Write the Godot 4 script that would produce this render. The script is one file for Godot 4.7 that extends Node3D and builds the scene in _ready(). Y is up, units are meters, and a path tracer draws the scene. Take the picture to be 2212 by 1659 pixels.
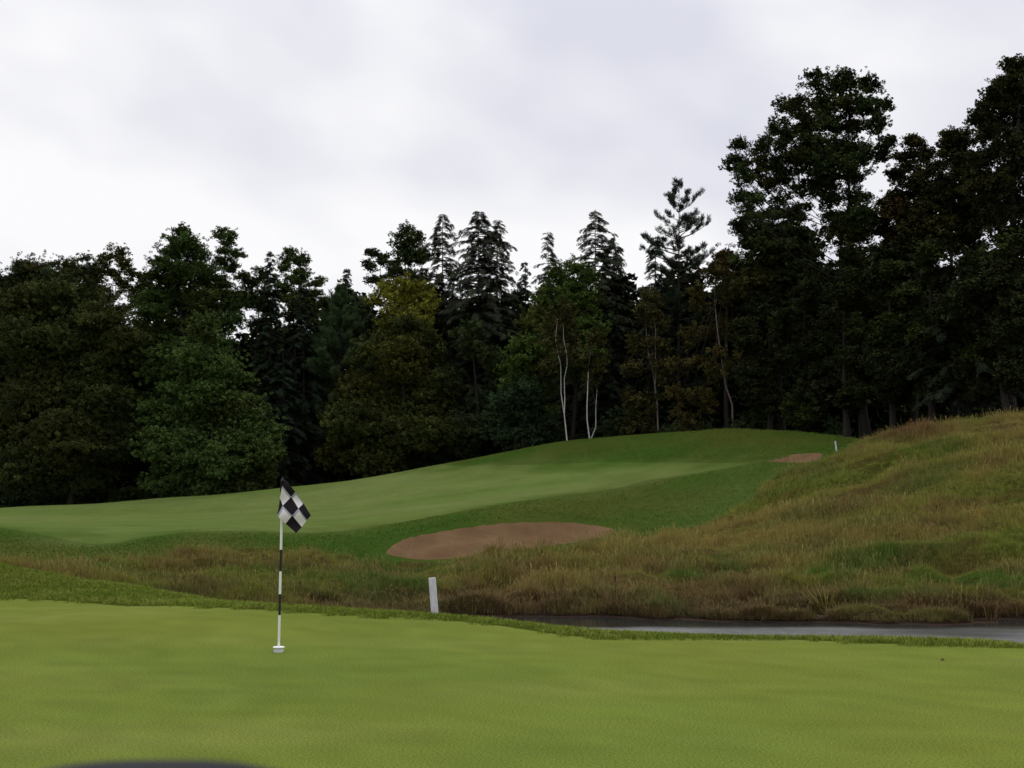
extends Node3D
# A putting green with a checkered flag, a small pond behind it, and a fairway rising to the edge of an autumn wood under an overcast sky.

const F := 2553.0          # focal length, in units of a 2212 x 1659 survey of the view
const EYE := 1.5
const PITCH := 0.11562
const WATER := -0.93

class MB:
	var v := PackedVector3Array()
	var n := PackedVector3Array()
	var c := PackedColorArray()
	var uv := PackedVector2Array()
	var idx := PackedInt32Array()
	func tri(a: int, b: int, d: int) -> void:
		idx.append(a); idx.append(b); idx.append(d)
	func mesh() -> ArrayMesh:
		var arr := []
		arr.resize(Mesh.ARRAY_MAX)
		arr[Mesh.ARRAY_VERTEX] = v
		if n.size() == v.size(): arr[Mesh.ARRAY_NORMAL] = n
		if c.size() == v.size(): arr[Mesh.ARRAY_COLOR] = c
		if uv.size() == v.size(): arr[Mesh.ARRAY_TEX_UV] = uv
		arr[Mesh.ARRAY_INDEX] = idx
		var m := ArrayMesh.new()
		m.add_surface_from_arrays(Mesh.PRIMITIVE_TRIANGLES, arr)
		return m

class Copies3D:                    # a list of placed copies for one MultiMesh
	var b := PackedFloat32Array()
	var count := 0
	func add(t: Basis, o: Vector3, c: Color) -> void:
		b.append_array(PackedFloat32Array([t.x.x, t.y.x, t.z.x, o.x, t.x.y, t.y.y, t.z.y, o.y, t.x.z, t.y.z, t.z.z, o.z, c.r, c.g, c.b, 1.0]))
		count += 1

var rng := RandomNumberGenerator.new()
var used := {}

# ---------------------------------------------------------------- naming and tagging
func numbered(called: String) -> String:
	var k: int = used.get(called, 0)
	used[called] = k + 1
	return called if k == 0 else "%s_%03d" % [called, k]

func tag(o: Node, label: String, category := "", group := "", kind := "") -> Node:
	if label: o.set_meta("label", label)
	if category: o.set_meta("category", category)
	if group: o.set_meta("group", group)
	if kind: o.set_meta("kind", kind)
	return o

func thing(called: String, label: String, category: String, where: Vector3, group := "") -> Node3D:
	var o := Node3D.new()
	o.name = numbered(called)
	add_child(o)
	o.position = where
	tag(o, label, category, group)
	return o

func part(called: String, m: Mesh, mat: Material, parent: Node) -> MeshInstance3D:
	var o := MeshInstance3D.new()
	o.name = called if parent != self else numbered(called)
	o.mesh = m
	o.material_override = mat
	parent.add_child(o, true)
	return o

func spread(called: String, m: Mesh, cp: Copies3D, mat: Material, parent: Node) -> MultiMeshInstance3D:
	var mm := MultiMesh.new()
	mm.transform_format = MultiMesh.TRANSFORM_3D
	mm.use_colors = true
	mm.mesh = m
	mm.instance_count = cp.count
	mm.buffer = cp.b
	var o := MultiMeshInstance3D.new()
	o.name = called if parent != self else numbered(called)
	o.multimesh = mm
	o.material_override = mat
	o.set_meta("kind", "stuff")
	parent.add_child(o, true)
	return o

# ---------------------------------------------------------------- survey points to world points
func ray(px: float, py: float) -> Vector3:
	var u := (px - 1106.0) / F
	var v := (829.5 - py) / F
	return Vector3(u, v * cos(PITCH) + sin(PITCH), -(cos(PITCH) - v * sin(PITCH)))

func at(px: float, py: float, depth: float) -> Vector3:
	var r := ray(px, py)
	return Vector3(0, EYE, 0) + r * (depth / -r.z)

func hit(px: float, py: float, most := 90.0) -> Vector2:
	var r := ray(px, py)
	r /= -r.z
	var d := 12.0
	while d < most:
		if EYE + r.y * d < land(r.x * d, -d): break
		d += 0.25
	return Vector2(r.x * d, -d)

# ---------------------------------------------------------------- the lie of the land
var ctl := PackedVector3Array()
var wts := PackedFloat64Array()
const CX0 := -80.0
const CZ0 := -145.0
const CS := 1.25
const CNX := 129
const CNZ := 127
var coarse := PackedFloat32Array()

func survey() -> void:
	for x in [-13.0, -6.0, 0.0, 6.0, 13.0]:
		for z in [8.0, 0.0, -6.0, -10.5]:
			ctl.append(Vector3(x, -0.02 + 0.02 * sin(x * 0.5 + z * 0.4), z))
	var p := []
	# edge of the putting green
	p += [[0, 1294, 22.8], [366, 1312, 20.6], [602, 1411, 13.6], [810, 1336, 18.2], [1178, 1370, 15.7], [1512, 1383, 14.9], [1915, 1397, 14.1], [2212, 1402, 13.9]]
	# crest of the collar behind it
	p += [[-300, 1190, 31.0], [0, 1219, 28.0], [146, 1241, 26.5], [293, 1263, 24.8], [440, 1288, 23.0], [604, 1312, 21.0], [810, 1329, 19.3], [922, 1335, 18.7]]
	p += [[1032, 1341, 18.0], [1178, 1357, 17.0], [1325, 1375, 16.1], [1434, 1382, 15.7], [1623, 1376, 15.9], [1915, 1389, 15.2], [2212, 1392, 15.0]]
	# far side of the hollow and of the pond
	p += [[810, 1325, 30.0], [604, 1309, 29.5], [440, 1287, 30.0], [293, 1263, 32.0], [146, 1243, 35.0], [33, 1219, 40.0], [-250, 1200, 42.0]]
	p += [[930, 1332, 31.0], [1233, 1337, 30.4], [1600, 1341, 29.8], [1900, 1345, 29.3], [2212, 1348, 28.9], [2600, 1352, 28.5]]
	p += [[1233, 1316, 31.0], [1600, 1318, 30.7], [2000, 1320, 30.3], [2400, 1320, 30.0]]
	p += [[930, 1296, 33.0], [930, 1256, 38.0], [930, 1226, 43.5], [1233, 1282, 34.5], [1233, 1242, 39.0], [1233, 1205, 43.5]]
	p += [[1600, 1282, 34.0], [1600, 1236, 38.0], [1600, 1186, 42.5], [1600, 1122, 50.0], [1640, 1072, 55.0]]
	p += [[1900, 1282, 33.5], [1900, 1216, 37.0], [1900, 1146, 42.0], [1900, 1074, 47.0], [1900, 1002, 53.0], [1900, 944, 59.0]]
	p += [[2212, 1282, 33.0], [2212, 1214, 36.0], [2212, 1144, 39.5], [2212, 1062, 44.0], [2212, 978, 49.5], [2212, 909, 55.0], [2600, 1140, 37.0], [2600, 960, 46.0], [2600, 860, 54.0]]
	# sand, its lip, and the humps on its left
	p += [[1000, 1213, 45.0], [1178, 1131, 52.0], [832, 1193, 47.5], [1339, 1153, 50.0], [1178, 1106, 53.2], [1000, 1118, 52.2], [860, 1146, 51.0], [1339, 1139, 51.5]]
	p += [[732, 1206, 45.0], [513, 1184, 44.0], [329, 1215, 41.0], [220, 1219, 41.0], [476, 1147, 50.0], [330, 1157, 50.0], [622, 1152, 50.0], [220, 1181, 48.0], [92, 1164, 50.0], [0, 1140, 53.0]]
	# fairway and the hill it climbs
	p += [[0, 1120, 70.0], [0, 1100, 92.0], [-300, 1110, 90.0], [300, 1121, 72.0], [366, 1076, 92.0], [620, 1131, 60.0], [620, 1092, 77.0], [650, 1050, 92.0], [848, 1129, 56.0], [860, 1080, 70.0], [810, 1029, 90.0]]
	p += [[995, 1103, 58.0], [995, 1050, 72.0], [975, 998, 88.0], [1178, 1077, 61.0], [1200, 1032, 70.0], [1210, 1003, 76.0], [1210, 954, 84.0], [1404, 1032, 66.0], [1404, 1001, 71.0], [1400, 937, 80.0], [1404, 1090, 58.0], [1404, 1132, 53.0]]
	p += [[1550, 1013, 63.5], [1550, 1062, 57.0], [1587, 926, 76.0], [1600, 985, 66.0], [1660, 955, 69.5], [1733, 933, 72.0], [1787, 940, 69.5], [1842, 953, 66.0]]
	p += [[1649, 998, 61.0], [1718, 979, 64.0], [1780, 980, 63.0], [1754, 998, 60.0], [1807, 974, 61.5]]
	for q in p:
		ctl.append(at(q[0], q[1], q[2]))
	# hidden ground: floor of the pond, the hollow, and what lies behind the crests
	for q in [[-17.0, -0.7, -33.0], [-9.0, -0.75, -28.0], [-4.0, -1.25, -25.0], [-1.0, -1.4, -21.5], [3.0, -1.45, -20.3], [8.0, -1.5, -19.0], [13.0, -1.5, -18.5], [1.0, -1.7, -26.0], [8.0, -1.8, -24.0], [14.0, -1.8, -24.0], [22.0, -1.5, -22.0],
			[-45.0, 1.8, -112.0], [-27.0, 2.4, -110.0], [-11.0, 3.8, -106.0], [4.0, 5.6, -99.0], [16.0, 6.3, -90.0], [22.0, 5.2, -78.0], [26.0, 5.2, -70.0], [31.0, 5.6, -68.0], [45.0, 6.4, -72.0],
			[-70.0, 4.0, -140.0], [-25.0, 4.0, -140.0], [20.0, 5.0, -140.0], [70.0, 6.0, -140.0], [-75.0, 2.0, -80.0], [75.0, 6.0, -80.0], [-60.0, 0.8, -40.0], [60.0, 4.0, -40.0], [-60.0, 0.0, 0.0], [60.0, 0.0, 0.0], [-70.0, 0.0, 12.0], [70.0, 0.0, 12.0]]:
		ctl.append(Vector3(q[0], q[1], q[2]))
	# thin plate spline through all of these, with a little give
	var n := ctl.size()
	var m := n + 3
	var a := []
	for i in n:
		var row := PackedFloat64Array()
		row.resize(m + 1)
		for j in n:
			var d2 := Vector2(ctl[i].x - ctl[j].x, ctl[i].z - ctl[j].z).length_squared()
			row[j] = d2 * log(d2) if d2 > 0.0 else 4.0
		row[n] = 1.0; row[n + 1] = ctl[i].x; row[n + 2] = ctl[i].z; row[m] = ctl[i].y
		a.append(row)
	for k in 3:
		var row := PackedFloat64Array()
		row.resize(m + 1)
		for j in n:
			row[j] = 1.0 if k == 0 else ctl[j].x if k == 1 else ctl[j].z
		a.append(row)
	for k in m:
		var best := k
		for i in range(k + 1, m):
			if absf(a[i][k]) > absf(a[best][k]): best = i
		var t = a[k]; a[k] = a[best]; a[best] = t
		var rk: PackedFloat64Array = a[k]
		for i in range(k + 1, m):
			var ri: PackedFloat64Array = a[i]
			var f := ri[k] / rk[k]
			if f != 0.0:
				for j in range(k, m + 1): ri[j] -= f * rk[j]
				a[i] = ri
	wts.resize(m)
	for k in range(m - 1, -1, -1):
		var s: float = a[k][m]
		for j in range(k + 1, m): s -= a[k][j] * wts[j]
		wts[k] = s / a[k][k]
	coarse.resize(CNX * CNZ)
	var cx := PackedFloat64Array()
	var cz := PackedFloat64Array()
	for q in ctl:
		cx.append(q.x); cz.append(q.z)
	for j in CNZ:
		var z := CZ0 + j * CS
		for i in CNX:
			var x := CX0 + i * CS
			var s := wts[n] + wts[n + 1] * x + wts[n + 2] * z
			for k in n:
				var dx := x - cx[k]
				var dz := z - cz[k]
				var d2 := dx * dx + dz * dz + 1e-9
				s += wts[k] * d2 * log(d2)
			coarse[j * CNX + i] = clampf(s, -2.2, 9.0)

func cr(a: float, b: float, c: float, d: float, t: float) -> float:
	return b + 0.5 * t * (c - a + t * (2.0 * a - 5.0 * b + 4.0 * c - d + t * (3.0 * (b - c) + d - a)))

func land(x: float, z: float) -> float:     # the smooth lie of the land
	var gx := clampf((x - CX0) / CS, 1.0, CNX - 2.01)
	var gz := clampf((z - CZ0) / CS, 1.0, CNZ - 2.01)
	var i := int(gx)
	var j := int(gz)
	var fx := gx - i
	var fz := gz - j
	var o := (j - 1) * CNX + i - 1
	var r0 := cr(coarse[o], coarse[o + 1], coarse[o + 2], coarse[o + 3], fx)
	o += CNX
	var r1 := cr(coarse[o], coarse[o + 1], coarse[o + 2], coarse[o + 3], fx)
	o += CNX
	var r2 := cr(coarse[o], coarse[o + 1], coarse[o + 2], coarse[o + 3], fx)
	o += CNX
	var r3 := cr(coarse[o], coarse[o + 1], coarse[o + 2], coarse[o + 3], fx)
	return cr(r0, r1, r2, r3, fz)

# outlines of the kinds of ground, in metres seen from above
const SAND := 0
const SAND2 := 1
const GREEN := 2
const COLLAR := 3
const FAIRWAY := 4
const BED := 5
const WOOD := 6
const ROUGH := 7
const MEADOW := 8
var outline := {}
var gx_ := PackedFloat32Array()
var gz_ := PackedFloat32Array()
var gh := PackedFloat32Array()
var gf := []
var lo_noise := FastNoiseLite.new()
var mid_noise := FastNoiseLite.new()
var hi_noise := FastNoiseLite.new()

func poly(points: Array, more := []) -> PackedVector2Array:
	var out := PackedVector2Array()
	for q in points: out.append(hit(q[0], q[1]))
	for q in more: out.append(Vector2(q[0], q[1]))
	return out

func smooth(p: PackedVector2Array, times := 1) -> PackedVector2Array:
	for t in times:
		var q := PackedVector2Array()
		for i in p.size():
			var a := p[i]
			var b := p[(i + 1) % p.size()]
			q.append(a.lerp(b, 0.25)); q.append(a.lerp(b, 0.75))
		p = q
	return p

func outlines() -> void:
	outline[SAND] = smooth(poly([[832, 1192], [852, 1176], [885, 1163], [995, 1143], [1068, 1135], [1178, 1131], [1251, 1135], [1310, 1143], [1340, 1153], [1288, 1167], [1214, 1181], [1068, 1199], [1031, 1206], [958, 1213], [885, 1211], [838, 1201]]))
	outline[SAND2] = smooth(poly([[1649, 998], [1684, 988], [1718, 980], [1780, 979], [1772, 990], [1754, 996], [1700, 998]]))
	outline[GREEN] = smooth(poly([[-200, 1286], [0, 1294], [180, 1302], [366, 1312], [600, 1324], [810, 1336], [922, 1338], [1060, 1352], [1178, 1370], [1251, 1381], [1360, 1383], [1512, 1383], [1696, 1384], [1915, 1397], [2212, 1402], [2500, 1404]], [[13.0, -8.0], [14.0, 2.0], [9.0, 8.0], [-9.0, 8.0], [-15.0, 0.0], [-16.0, -14.0]]))
	outline[FAIRWAY] = smooth(poly([[-300, 1130], [0, 1138], [92, 1160], [220, 1180], [329, 1157], [476, 1148], [622, 1152], [702, 1150], [848, 1129], [995, 1103], [1178, 1077], [1325, 1059], [1404, 1035], [1550, 1014], [1645, 999], [1550, 998], [1404, 1000], [1210, 1002], [1050, 1006], [940, 1012]], [[-6.0, -99.0], [-30.0, -101.0], [-60.0, -101.0], [-70.0, -70.0]]), 2)
	outline[ROUGH] = poly([[-400, 1203], [-150, 1208], [33, 1212], [120, 1216], [220, 1219], [329, 1214], [440, 1193], [513, 1185], [622, 1197], [732, 1207], [810, 1222], [850, 1218], [885, 1216], [958, 1219], [1031, 1211], [1068, 1204], [1140, 1197], [1214, 1187], [1288, 1174], [1345, 1164], [1404, 1167], [1470, 1146], [1550, 1123], [1612, 1094], [1638, 1068], [1655, 1046], [1678, 1028], [1733, 1004], [1788, 990], [1830, 972], [1856, 955]], [[23.5, -78.0], [16.0, -94.0], [4.0, -104.0], [-20.0, -110.0], [-50.0, -112.0], [-90.0, -112.0], [-90.0, -60.0]])
	# the collar: everything between the green and a little way down the bank to the water
	var outer := PackedVector2Array()
	for q in [[-300, 1192, 31.0], [0, 1219, 28.0], [146, 1241, 26.5], [293, 1263, 24.8], [440, 1288, 23.0], [604, 1312, 21.0], [810, 1329, 19.3], [922, 1335, 18.7], [1032, 1341, 18.0], [1178, 1357, 17.0], [1325, 1375, 16.1], [1434, 1382, 15.7], [1623, 1376, 15.9], [1915, 1389, 15.2], [2212, 1392, 15.0], [2600, 1392, 14.8]]:
		var w := at(q[0], q[1], q[2] + 0.9)
		outer.append(Vector2(w.x, w.z))
	outer.append_array(PackedVector2Array([Vector2(40, -14), Vector2(40, 30), Vector2(-40, 30), Vector2(-40, -30)]))
	outline[COLLAR] = outer

func side(p: PackedVector2Array, box: Rect2, x: float, z: float) -> float:     # distance to an outline, positive inside, known within 4 m
	if x < box.position.x or z < box.position.y or x > box.end.x or z > box.end.y: return -4.0
	var best := 16.0
	var inside := false
	var n := p.size()
	var a := p[n - 1]
	for i in n:
		var b := p[i]
		if (a.y > z) != (b.y > z) and x < (b.x - a.x) * (z - a.y) / (b.y - a.y) + a.x: inside = not inside
		var ex := b.x - a.x
		var ez := b.y - a.y
		var t := clampf(((x - a.x) * ex + (z - a.y) * ez) / (ex * ex + ez * ez + 1e-9), 0.0, 1.0)
		var dx := x - a.x - t * ex
		var dz := z - a.y - t * ez
		best = minf(best, dx * dx + dz * dz)
		a = b
	return sqrt(best) if inside else -sqrt(best)

func sstep(a: float, b: float, x: float) -> float:
	var t := clampf((x - a) / (b - a), 0.0, 1.0)
	return t * t * (3.0 - 2.0 * t)

func grid() -> void:
	lo_noise.seed = 5; lo_noise.frequency = 0.06; lo_noise.fractal_octaves = 3
	mid_noise.seed = 9; mid_noise.frequency = 0.35; mid_noise.fractal_octaves = 3
	hi_noise.seed = 14; hi_noise.frequency = 1.6; hi_noise.fractal_octaves = 2
	for x in [-1500.0, -600.0, -250.0, -130.0, -95.0, -78.0, -68.0]: gx_.append(x)
	for i in 401: gx_.append(-60.0 + i * 0.3)
	for x in [68.0, 78.0, 95.0, 130.0, 250.0, 600.0, 1500.0]: gx_.append(x)
	for z in [-1500.0, -600.0, -250.0, -160.0]: gz_.append(z)
	for i in 18: gz_.append(-142.0 + i * 2.0)
	for i in 100: gz_.append(-106.0 + i * 0.48)
	for i in 80: gz_.append(-58.0 + i * 0.3)
	for i in 122: gz_.append(-34.0 + i * 0.3)
	for z in [4.0, 7.0, 12.0, 25.0, 60.0, 200.0, 600.0, 1500.0]: gz_.append(z)
	var nx := gx_.size()
	var nz := gz_.size()
	gh.resize(nx * nz)
	for k in 8:
		var f := PackedFloat32Array()
		f.resize(nx * nz)
		gf.append(f)
	var boxes := {}
	for k in outline:
		var box := Rect2(outline[k][0], Vector2.ZERO)
		for q in outline[k]: box = box.expand(q)
		boxes[k] = box.grow(4.0)
	var fs: PackedFloat32Array
	for k in [SAND, SAND2, GREEN, COLLAR, FAIRWAY, ROUGH]:
		fs = gf[k]
		var p: PackedVector2Array = outline[k]
		var box: Rect2 = boxes[k]
		for j in nz:
			for i in nx:
				fs[j * nx + i] = side(p, box, gx_[i], gz_[j])
		gf[k] = fs
	var f0: PackedFloat32Array = gf[SAND]
	var f1: PackedFloat32Array = gf[SAND2]
	var f2: PackedFloat32Array = gf[GREEN]
	var f3: PackedFloat32Array = gf[COLLAR]
	var f4: PackedFloat32Array = gf[FAIRWAY]
	var f5: PackedFloat32Array = gf[BED]
	var f6: PackedFloat32Array = gf[WOOD]
	var f7: PackedFloat32Array = gf[ROUGH]
	for j in nz:
		for i in nx:
			var k := j * nx + i
			var x := gx_[i]
			var z := gz_[j]
			var h := land(x, z)
			var wild := (1.0 - sstep(-0.6, 0.5, f7[k])) * (1.0 - sstep(-0.5, 0.4, f3[k]))
			h += wild * (1.0 + 0.7 * sstep(2.2, 0.8, h - WATER)) * (0.30 * mid_noise.get_noise_2d(x * 0.55, z * 0.8) + 0.14 * mid_noise.get_noise_2d(x * 2.0 + 40.0, z * 2.0))
			h += 0.10 * lo_noise.get_noise_2d(x * 1.5, z * 1.5) * sstep(-0.5, 1.5, f7[k])
			h += 0.035 * sstep(0.12, -0.2, f2[k]) * sstep(-0.3, 0.3, f3[k])       # the collar stands a little above the green
			h -= 0.32 * sstep(0.0, 0.7, maxf(f0[k], f1[k]))
			h += 0.06 * sstep(-1.2, -0.1, f0[k]) * sstep(0.25, -0.05, f0[k])
			if z < -122.0: h += minf(14.0, (-122.0 - z) * 0.16)
			gh[k] = h
			f5[k] = (WATER + 0.03 + 0.06 * mid_noise.get_noise_2d(x, z) - h) * 2.0 if z > -36.0 and z < -14.0 else -4.0
			f4[k] = minf(f4[k], f7[k])
			# the wood begins behind the crest of the hill
			f6[k] = -4.0
			var edge := -96.0 if x < -12.0 else lerpf(-96.0, -86.0, clampf((x + 12.0) / 16.0, 0, 1)) if x < 4.0 else lerpf(-86.0, -78.0, clampf((x - 4.0) / 10.0, 0, 1)) if x < 14.0 else lerpf(-78.0, -62.5, clampf((x - 14.0) / 12.0, 0, 1))
			if z < edge + 4.0: f6[k] = minf(4.0, edge - z)
	gf[BED] = f5; gf[WOOD] = f6; gf[FAIRWAY] = f4

func cell(x: float, z: float) -> int:     # index of the grid point north-west of (x, z)
	return (gz_.bsearch(z, false) - 1) * gx_.size() + gx_.bsearch(x, false) - 1

func lift(a: PackedFloat32Array, x: float, z: float) -> float:
	var nx := gx_.size()
	var k := cell(x, z)
	var i := k % nx
	var j := k / nx
	var fx := (x - gx_[i]) / (gx_[i + 1] - gx_[i])
	var fz := (z - gz_[j]) / (gz_[j + 1] - gz_[j])
	return lerpf(lerpf(a[k], a[k + 1], fx), lerpf(a[k + nx], a[k + nx + 1], fx), fz)

func ground(x: float, z: float) -> float:
	return lift(gh, x, z)

func kind_of(k: int) -> int:
	for r in 8:
		if gf[r][k] > 0.0: return r
	return MEADOW

func hue(r: int, x: float, z: float, h: float, fair: float, rough: float) -> Color:     # base colour of the ground, by kind and place
	var a := lo_noise.get_noise_2d(x * 1.6, z * 1.6)
	var b := mid_noise.get_noise_2d(x * 0.8, z * 0.8)
	var c := hi_noise.get_noise_2d(x, z)
	match r:
		SAND, SAND2:
			return Color(0.158, 0.096, 0.049).lerp(Color(0.212, 0.134, 0.071), 0.5 + 0.9 * b) * (1.0 + 0.14 * c)
		GREEN:
			var g := Color(0.186, 0.222, 0.038).lerp(Color(0.158, 0.213, 0.038), clampf(0.5 + 1.1 * a, 0, 1))
			g = g.lerp(Color(0.214, 0.240, 0.056), clampf(0.9 * mid_noise.get_noise_2d(x * 0.35 + 7.0, z * 1.2), 0, 1))
			return g * (1.0 + 0.09 * b + 0.15 * c)
		COLLAR:
			return Color(0.090, 0.125, 0.016).lerp(Color(0.125, 0.150, 0.026), clampf(0.5 + a + b, 0, 1)) * (1.0 + 0.15 * c)
		BED:
			return Color(0.080, 0.050, 0.036) * (1.0 + 0.3 * b)
		WOOD:
			return Color(0.035, 0.030, 0.014) * (1.0 + 0.4 * b)
		FAIRWAY, ROUGH:
			var pale := Color(0.132, 0.190, 0.044).lerp(Color(0.166, 0.212, 0.062), clampf(0.5 + 1.2 * lo_noise.get_noise_2d(x * 0.6 + 30.0, z * 1.5), 0, 1))
			var deep := Color(0.062, 0.122, 0.017).lerp(Color(0.095, 0.122, 0.023), clampf(0.5 + 1.3 * a, 0, 1))
			deep = deep.lerp(Color(0.125, 0.172, 0.042), sstep(66.0, 52.0, -z) * sstep(3.0, 12.0, x) * 0.6)
			return deep.lerp(pale, sstep(-2.8, 4.5, fair + 1.6 * b + 1.5 * a)) * (1.0 + 0.10 * b + 0.08 * c)
	var tan_ := Color(0.165, 0.108, 0.046)
	var olive := Color(0.098, 0.102, 0.022)
	var m := olive.lerp(tan_, clampf(0.45 + 1.3 * lo_noise.get_noise_2d(x * 0.9, z * 2.2) + 0.6 * b, 0, 1))
	m = m.lerp(Color(0.055, 0.036, 0.026), sstep(0.55, 0.1, h - WATER))
	return m * (1.0 + 0.25 * c)

func build_ground(mats: Dictionary) -> void:
	var nx := gx_.size()
	var nz := gz_.size()
	var nor := PackedVector3Array()
	nor.resize(nx * nz)
	for j in nz:
		for i in nx:
			var i0 := maxi(i - 1, 0)
			var i1 := mini(i + 1, nx - 1)
			var j0 := maxi(j - 1, 0)
			var j1 := mini(j + 1, nz - 1)
			var sx := (gh[j * nx + i1] - gh[j * nx + i0]) / (gx_[i1] - gx_[i0])
			var sz := (gh[j1 * nx + i] - gh[j0 * nx + i]) / (gz_[j1] - gz_[j0])
			nor[j * nx + i] = Vector3(-sx, 1, -sz).normalized()
	var kinds := PackedByteArray()
	kinds.resize(nx * nz)
	for k in nx * nz: kinds[k] = kind_of(k)
	var mbs := []
	var seen := []
	for r in 9:
		mbs.append(MB.new())
		var s := PackedInt32Array()
		s.resize(nx * nz)
		s.fill(-1)
		seen.append(s)
	for j in nz - 1:
		for i in nx - 1:
			var q := j * nx + i
			var cs := [q, q + 1, q + nx + 1, q + nx]
			var r := kinds[q]
			if kinds[q + 1] == r and kinds[q + nx] == r and kinds[q + nx + 1] == r:
				var mb: MB = mbs[r]
				var s: PackedInt32Array = seen[r]
				for k in cs:
					if s[k] < 0:
						s[k] = mb.v.size()
						var x := gx_[k % nx]
						var z := gz_[k / nx]
						mb.v.append(Vector3(x, gh[k], z)); mb.n.append(nor[k]); mb.uv.append(Vector2(x, z))
						mb.c.append(hue(r, x, z, gh[k], gf[FAIRWAY][k], gf[ROUGH][k]))
				seen[r] = s
				mb.tri(s[q], s[q + 1], s[q + nx + 1])
				mb.tri(s[q], s[q + nx + 1], s[q + nx])
			else:
				for t in [[0, 1, 2], [0, 2, 3]]:
					var p := []
					for w in t:
						var k: int = cs[w]
						var fl := [Vector3(gx_[k % nx], gh[k], gz_[k / nx]), nor[k]]
						for e in 8: fl.append(gf[e][k])
						p.append(fl)
					for e in 8:
						if p.is_empty(): break
						var inn := []
						var rest := []
						for w in p.size():
							var a: Array = p[w]
							var b: Array = p[(w + 1) % p.size()]
							var fa: float = a[2 + e]
							var fb: float = b[2 + e]
							if fa > 0.0: inn.append(a)
							else: rest.append(a)
							if (fa > 0.0) != (fb > 0.0):
								var u := fa / (fa - fb)
								var mixed := []
								for y in a.size(): mixed.append(lerp(a[y], b[y], u))
								inn.append(mixed); rest.append(mixed)
						put(mbs[e], e, inn)
						p = rest
					put(mbs[MEADOW], MEADOW, p)
	var names := {SAND: "sand_bunker", SAND2: "sand_bunker", GREEN: "putting_green", COLLAR: "collar", FAIRWAY: "fairway", BED: "pond_shore", WOOD: "forest_floor", ROUGH: "rough", MEADOW: "bank"}
	var labels := {SAND: "wide crescent of brown sand in the slope above the pond", SAND2: "small patch of brown sand high on the hill by the short stake", GREEN: "smooth close mown putting green in the foreground", COLLAR: "taller grass collar round the putting green with a low rise on the left", FAIRWAY: "pale mown fairway climbing from left to right", BED: "dark muddy shore and floor of the pond", WOOD: "dark leaf litter under the wood", ROUGH: "deep green mown rough round the fairway and sand", MEADOW: "uneven bank under tall unmown grass beyond the pond"}
	for r in 9:
		var mb: MB = mbs[r]
		if mb.idx.is_empty(): continue
		tag(part(names[r], mb.mesh(), mats[r], self), labels[r], "", "", "structure")

func put(mb: MB, r: int, p: Array) -> void:
	if p.size() < 3: return
	var first := mb.v.size()
	for a in p:
		var v: Vector3 = a[0]
		mb.v.append(v); mb.n.append(a[1].normalized()); mb.uv.append(Vector2(v.x, v.z))
		mb.c.append(hue(r, v.x, v.z, v.y, a[2 + FAIRWAY], a[2 + ROUGH]))
	for w in range(1, p.size() - 1): mb.tri(first, first + w, first + w + 1)

# ---------------------------------------------------------------- materials
func noise_tex(freq: float, lo: float, hi: float, sd: int, size := 512, octaves := 4, kind := FastNoiseLite.TYPE_SIMPLEX_SMOOTH) -> NoiseTexture2D:
	var n := FastNoiseLite.new()
	n.noise_type = kind
	n.seed = sd
	n.frequency = freq
	n.fractal_octaves = octaves
	var t := NoiseTexture2D.new()
	t.width = size; t.height = size
	t.seamless = true
	t.noise = n
	var g := Gradient.new()
	g.set_color(0, Color(lo, lo, lo)); g.set_color(1, Color(hi, hi, hi))
	t.color_ramp = g
	return t

func earth(tile: float, tex: Texture2D, bump: Texture2D, depth: float, rough := 0.95) -> StandardMaterial3D:
	var m := StandardMaterial3D.new()
	m.vertex_color_use_as_albedo = true
	m.roughness = rough
	m.metallic_specular = 0.06
	m.albedo_texture = tex
	m.uv1_scale = Vector3(1.0 / tile, 1.0 / tile, 1)
	if bump:
		m.heightmap_enabled = true
		m.heightmap_texture = bump
		m.heightmap_scale = depth
	return m

func plain(c: Color, rough := 0.8, spec := 0.3) -> StandardMaterial3D:     # c is linear
	var m := StandardMaterial3D.new()
	m.albedo_color = c.linear_to_srgb()
	m.roughness = rough
	m.metallic_specular = spec
	return m

func tinted(rough := 0.75, spec := 0.2) -> StandardMaterial3D:
	var m := plain(Color.WHITE, rough, spec)
	m.vertex_color_use_as_albedo = true
	return m

# ---------------------------------------------------------------- shapes
func tube(mb: MB, pts: PackedVector3Array, radii: PackedFloat32Array, sides := 6) -> void:
	var first := mb.v.size()
	var n := pts.size()
	var up := Vector3(0.3, 0.1, 1).normalized()
	for i in n:
		var t := (pts[mini(i + 1, n - 1)] - pts[maxi(i - 1, 0)]).normalized()
		var a := up.cross(t)
		if a.length() < 0.05: a = Vector3.RIGHT.cross(t)
		a = a.normalized()
		var b := t.cross(a)
		for k in sides:
			var w := TAU * k / sides
			var d := a * cos(w) + b * sin(w)
			mb.v.append(pts[i] + d * radii[i]); mb.n.append(d)
			mb.uv.append(Vector2(float(k) / sides, i))
	for i in n - 1:
		for k in sides:
			var p := first + i * sides + k
			var q := first + i * sides + (k + 1) % sides
			mb.tri(p, q + sides, q)
			mb.tri(p, p + sides, q + sides)

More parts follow.
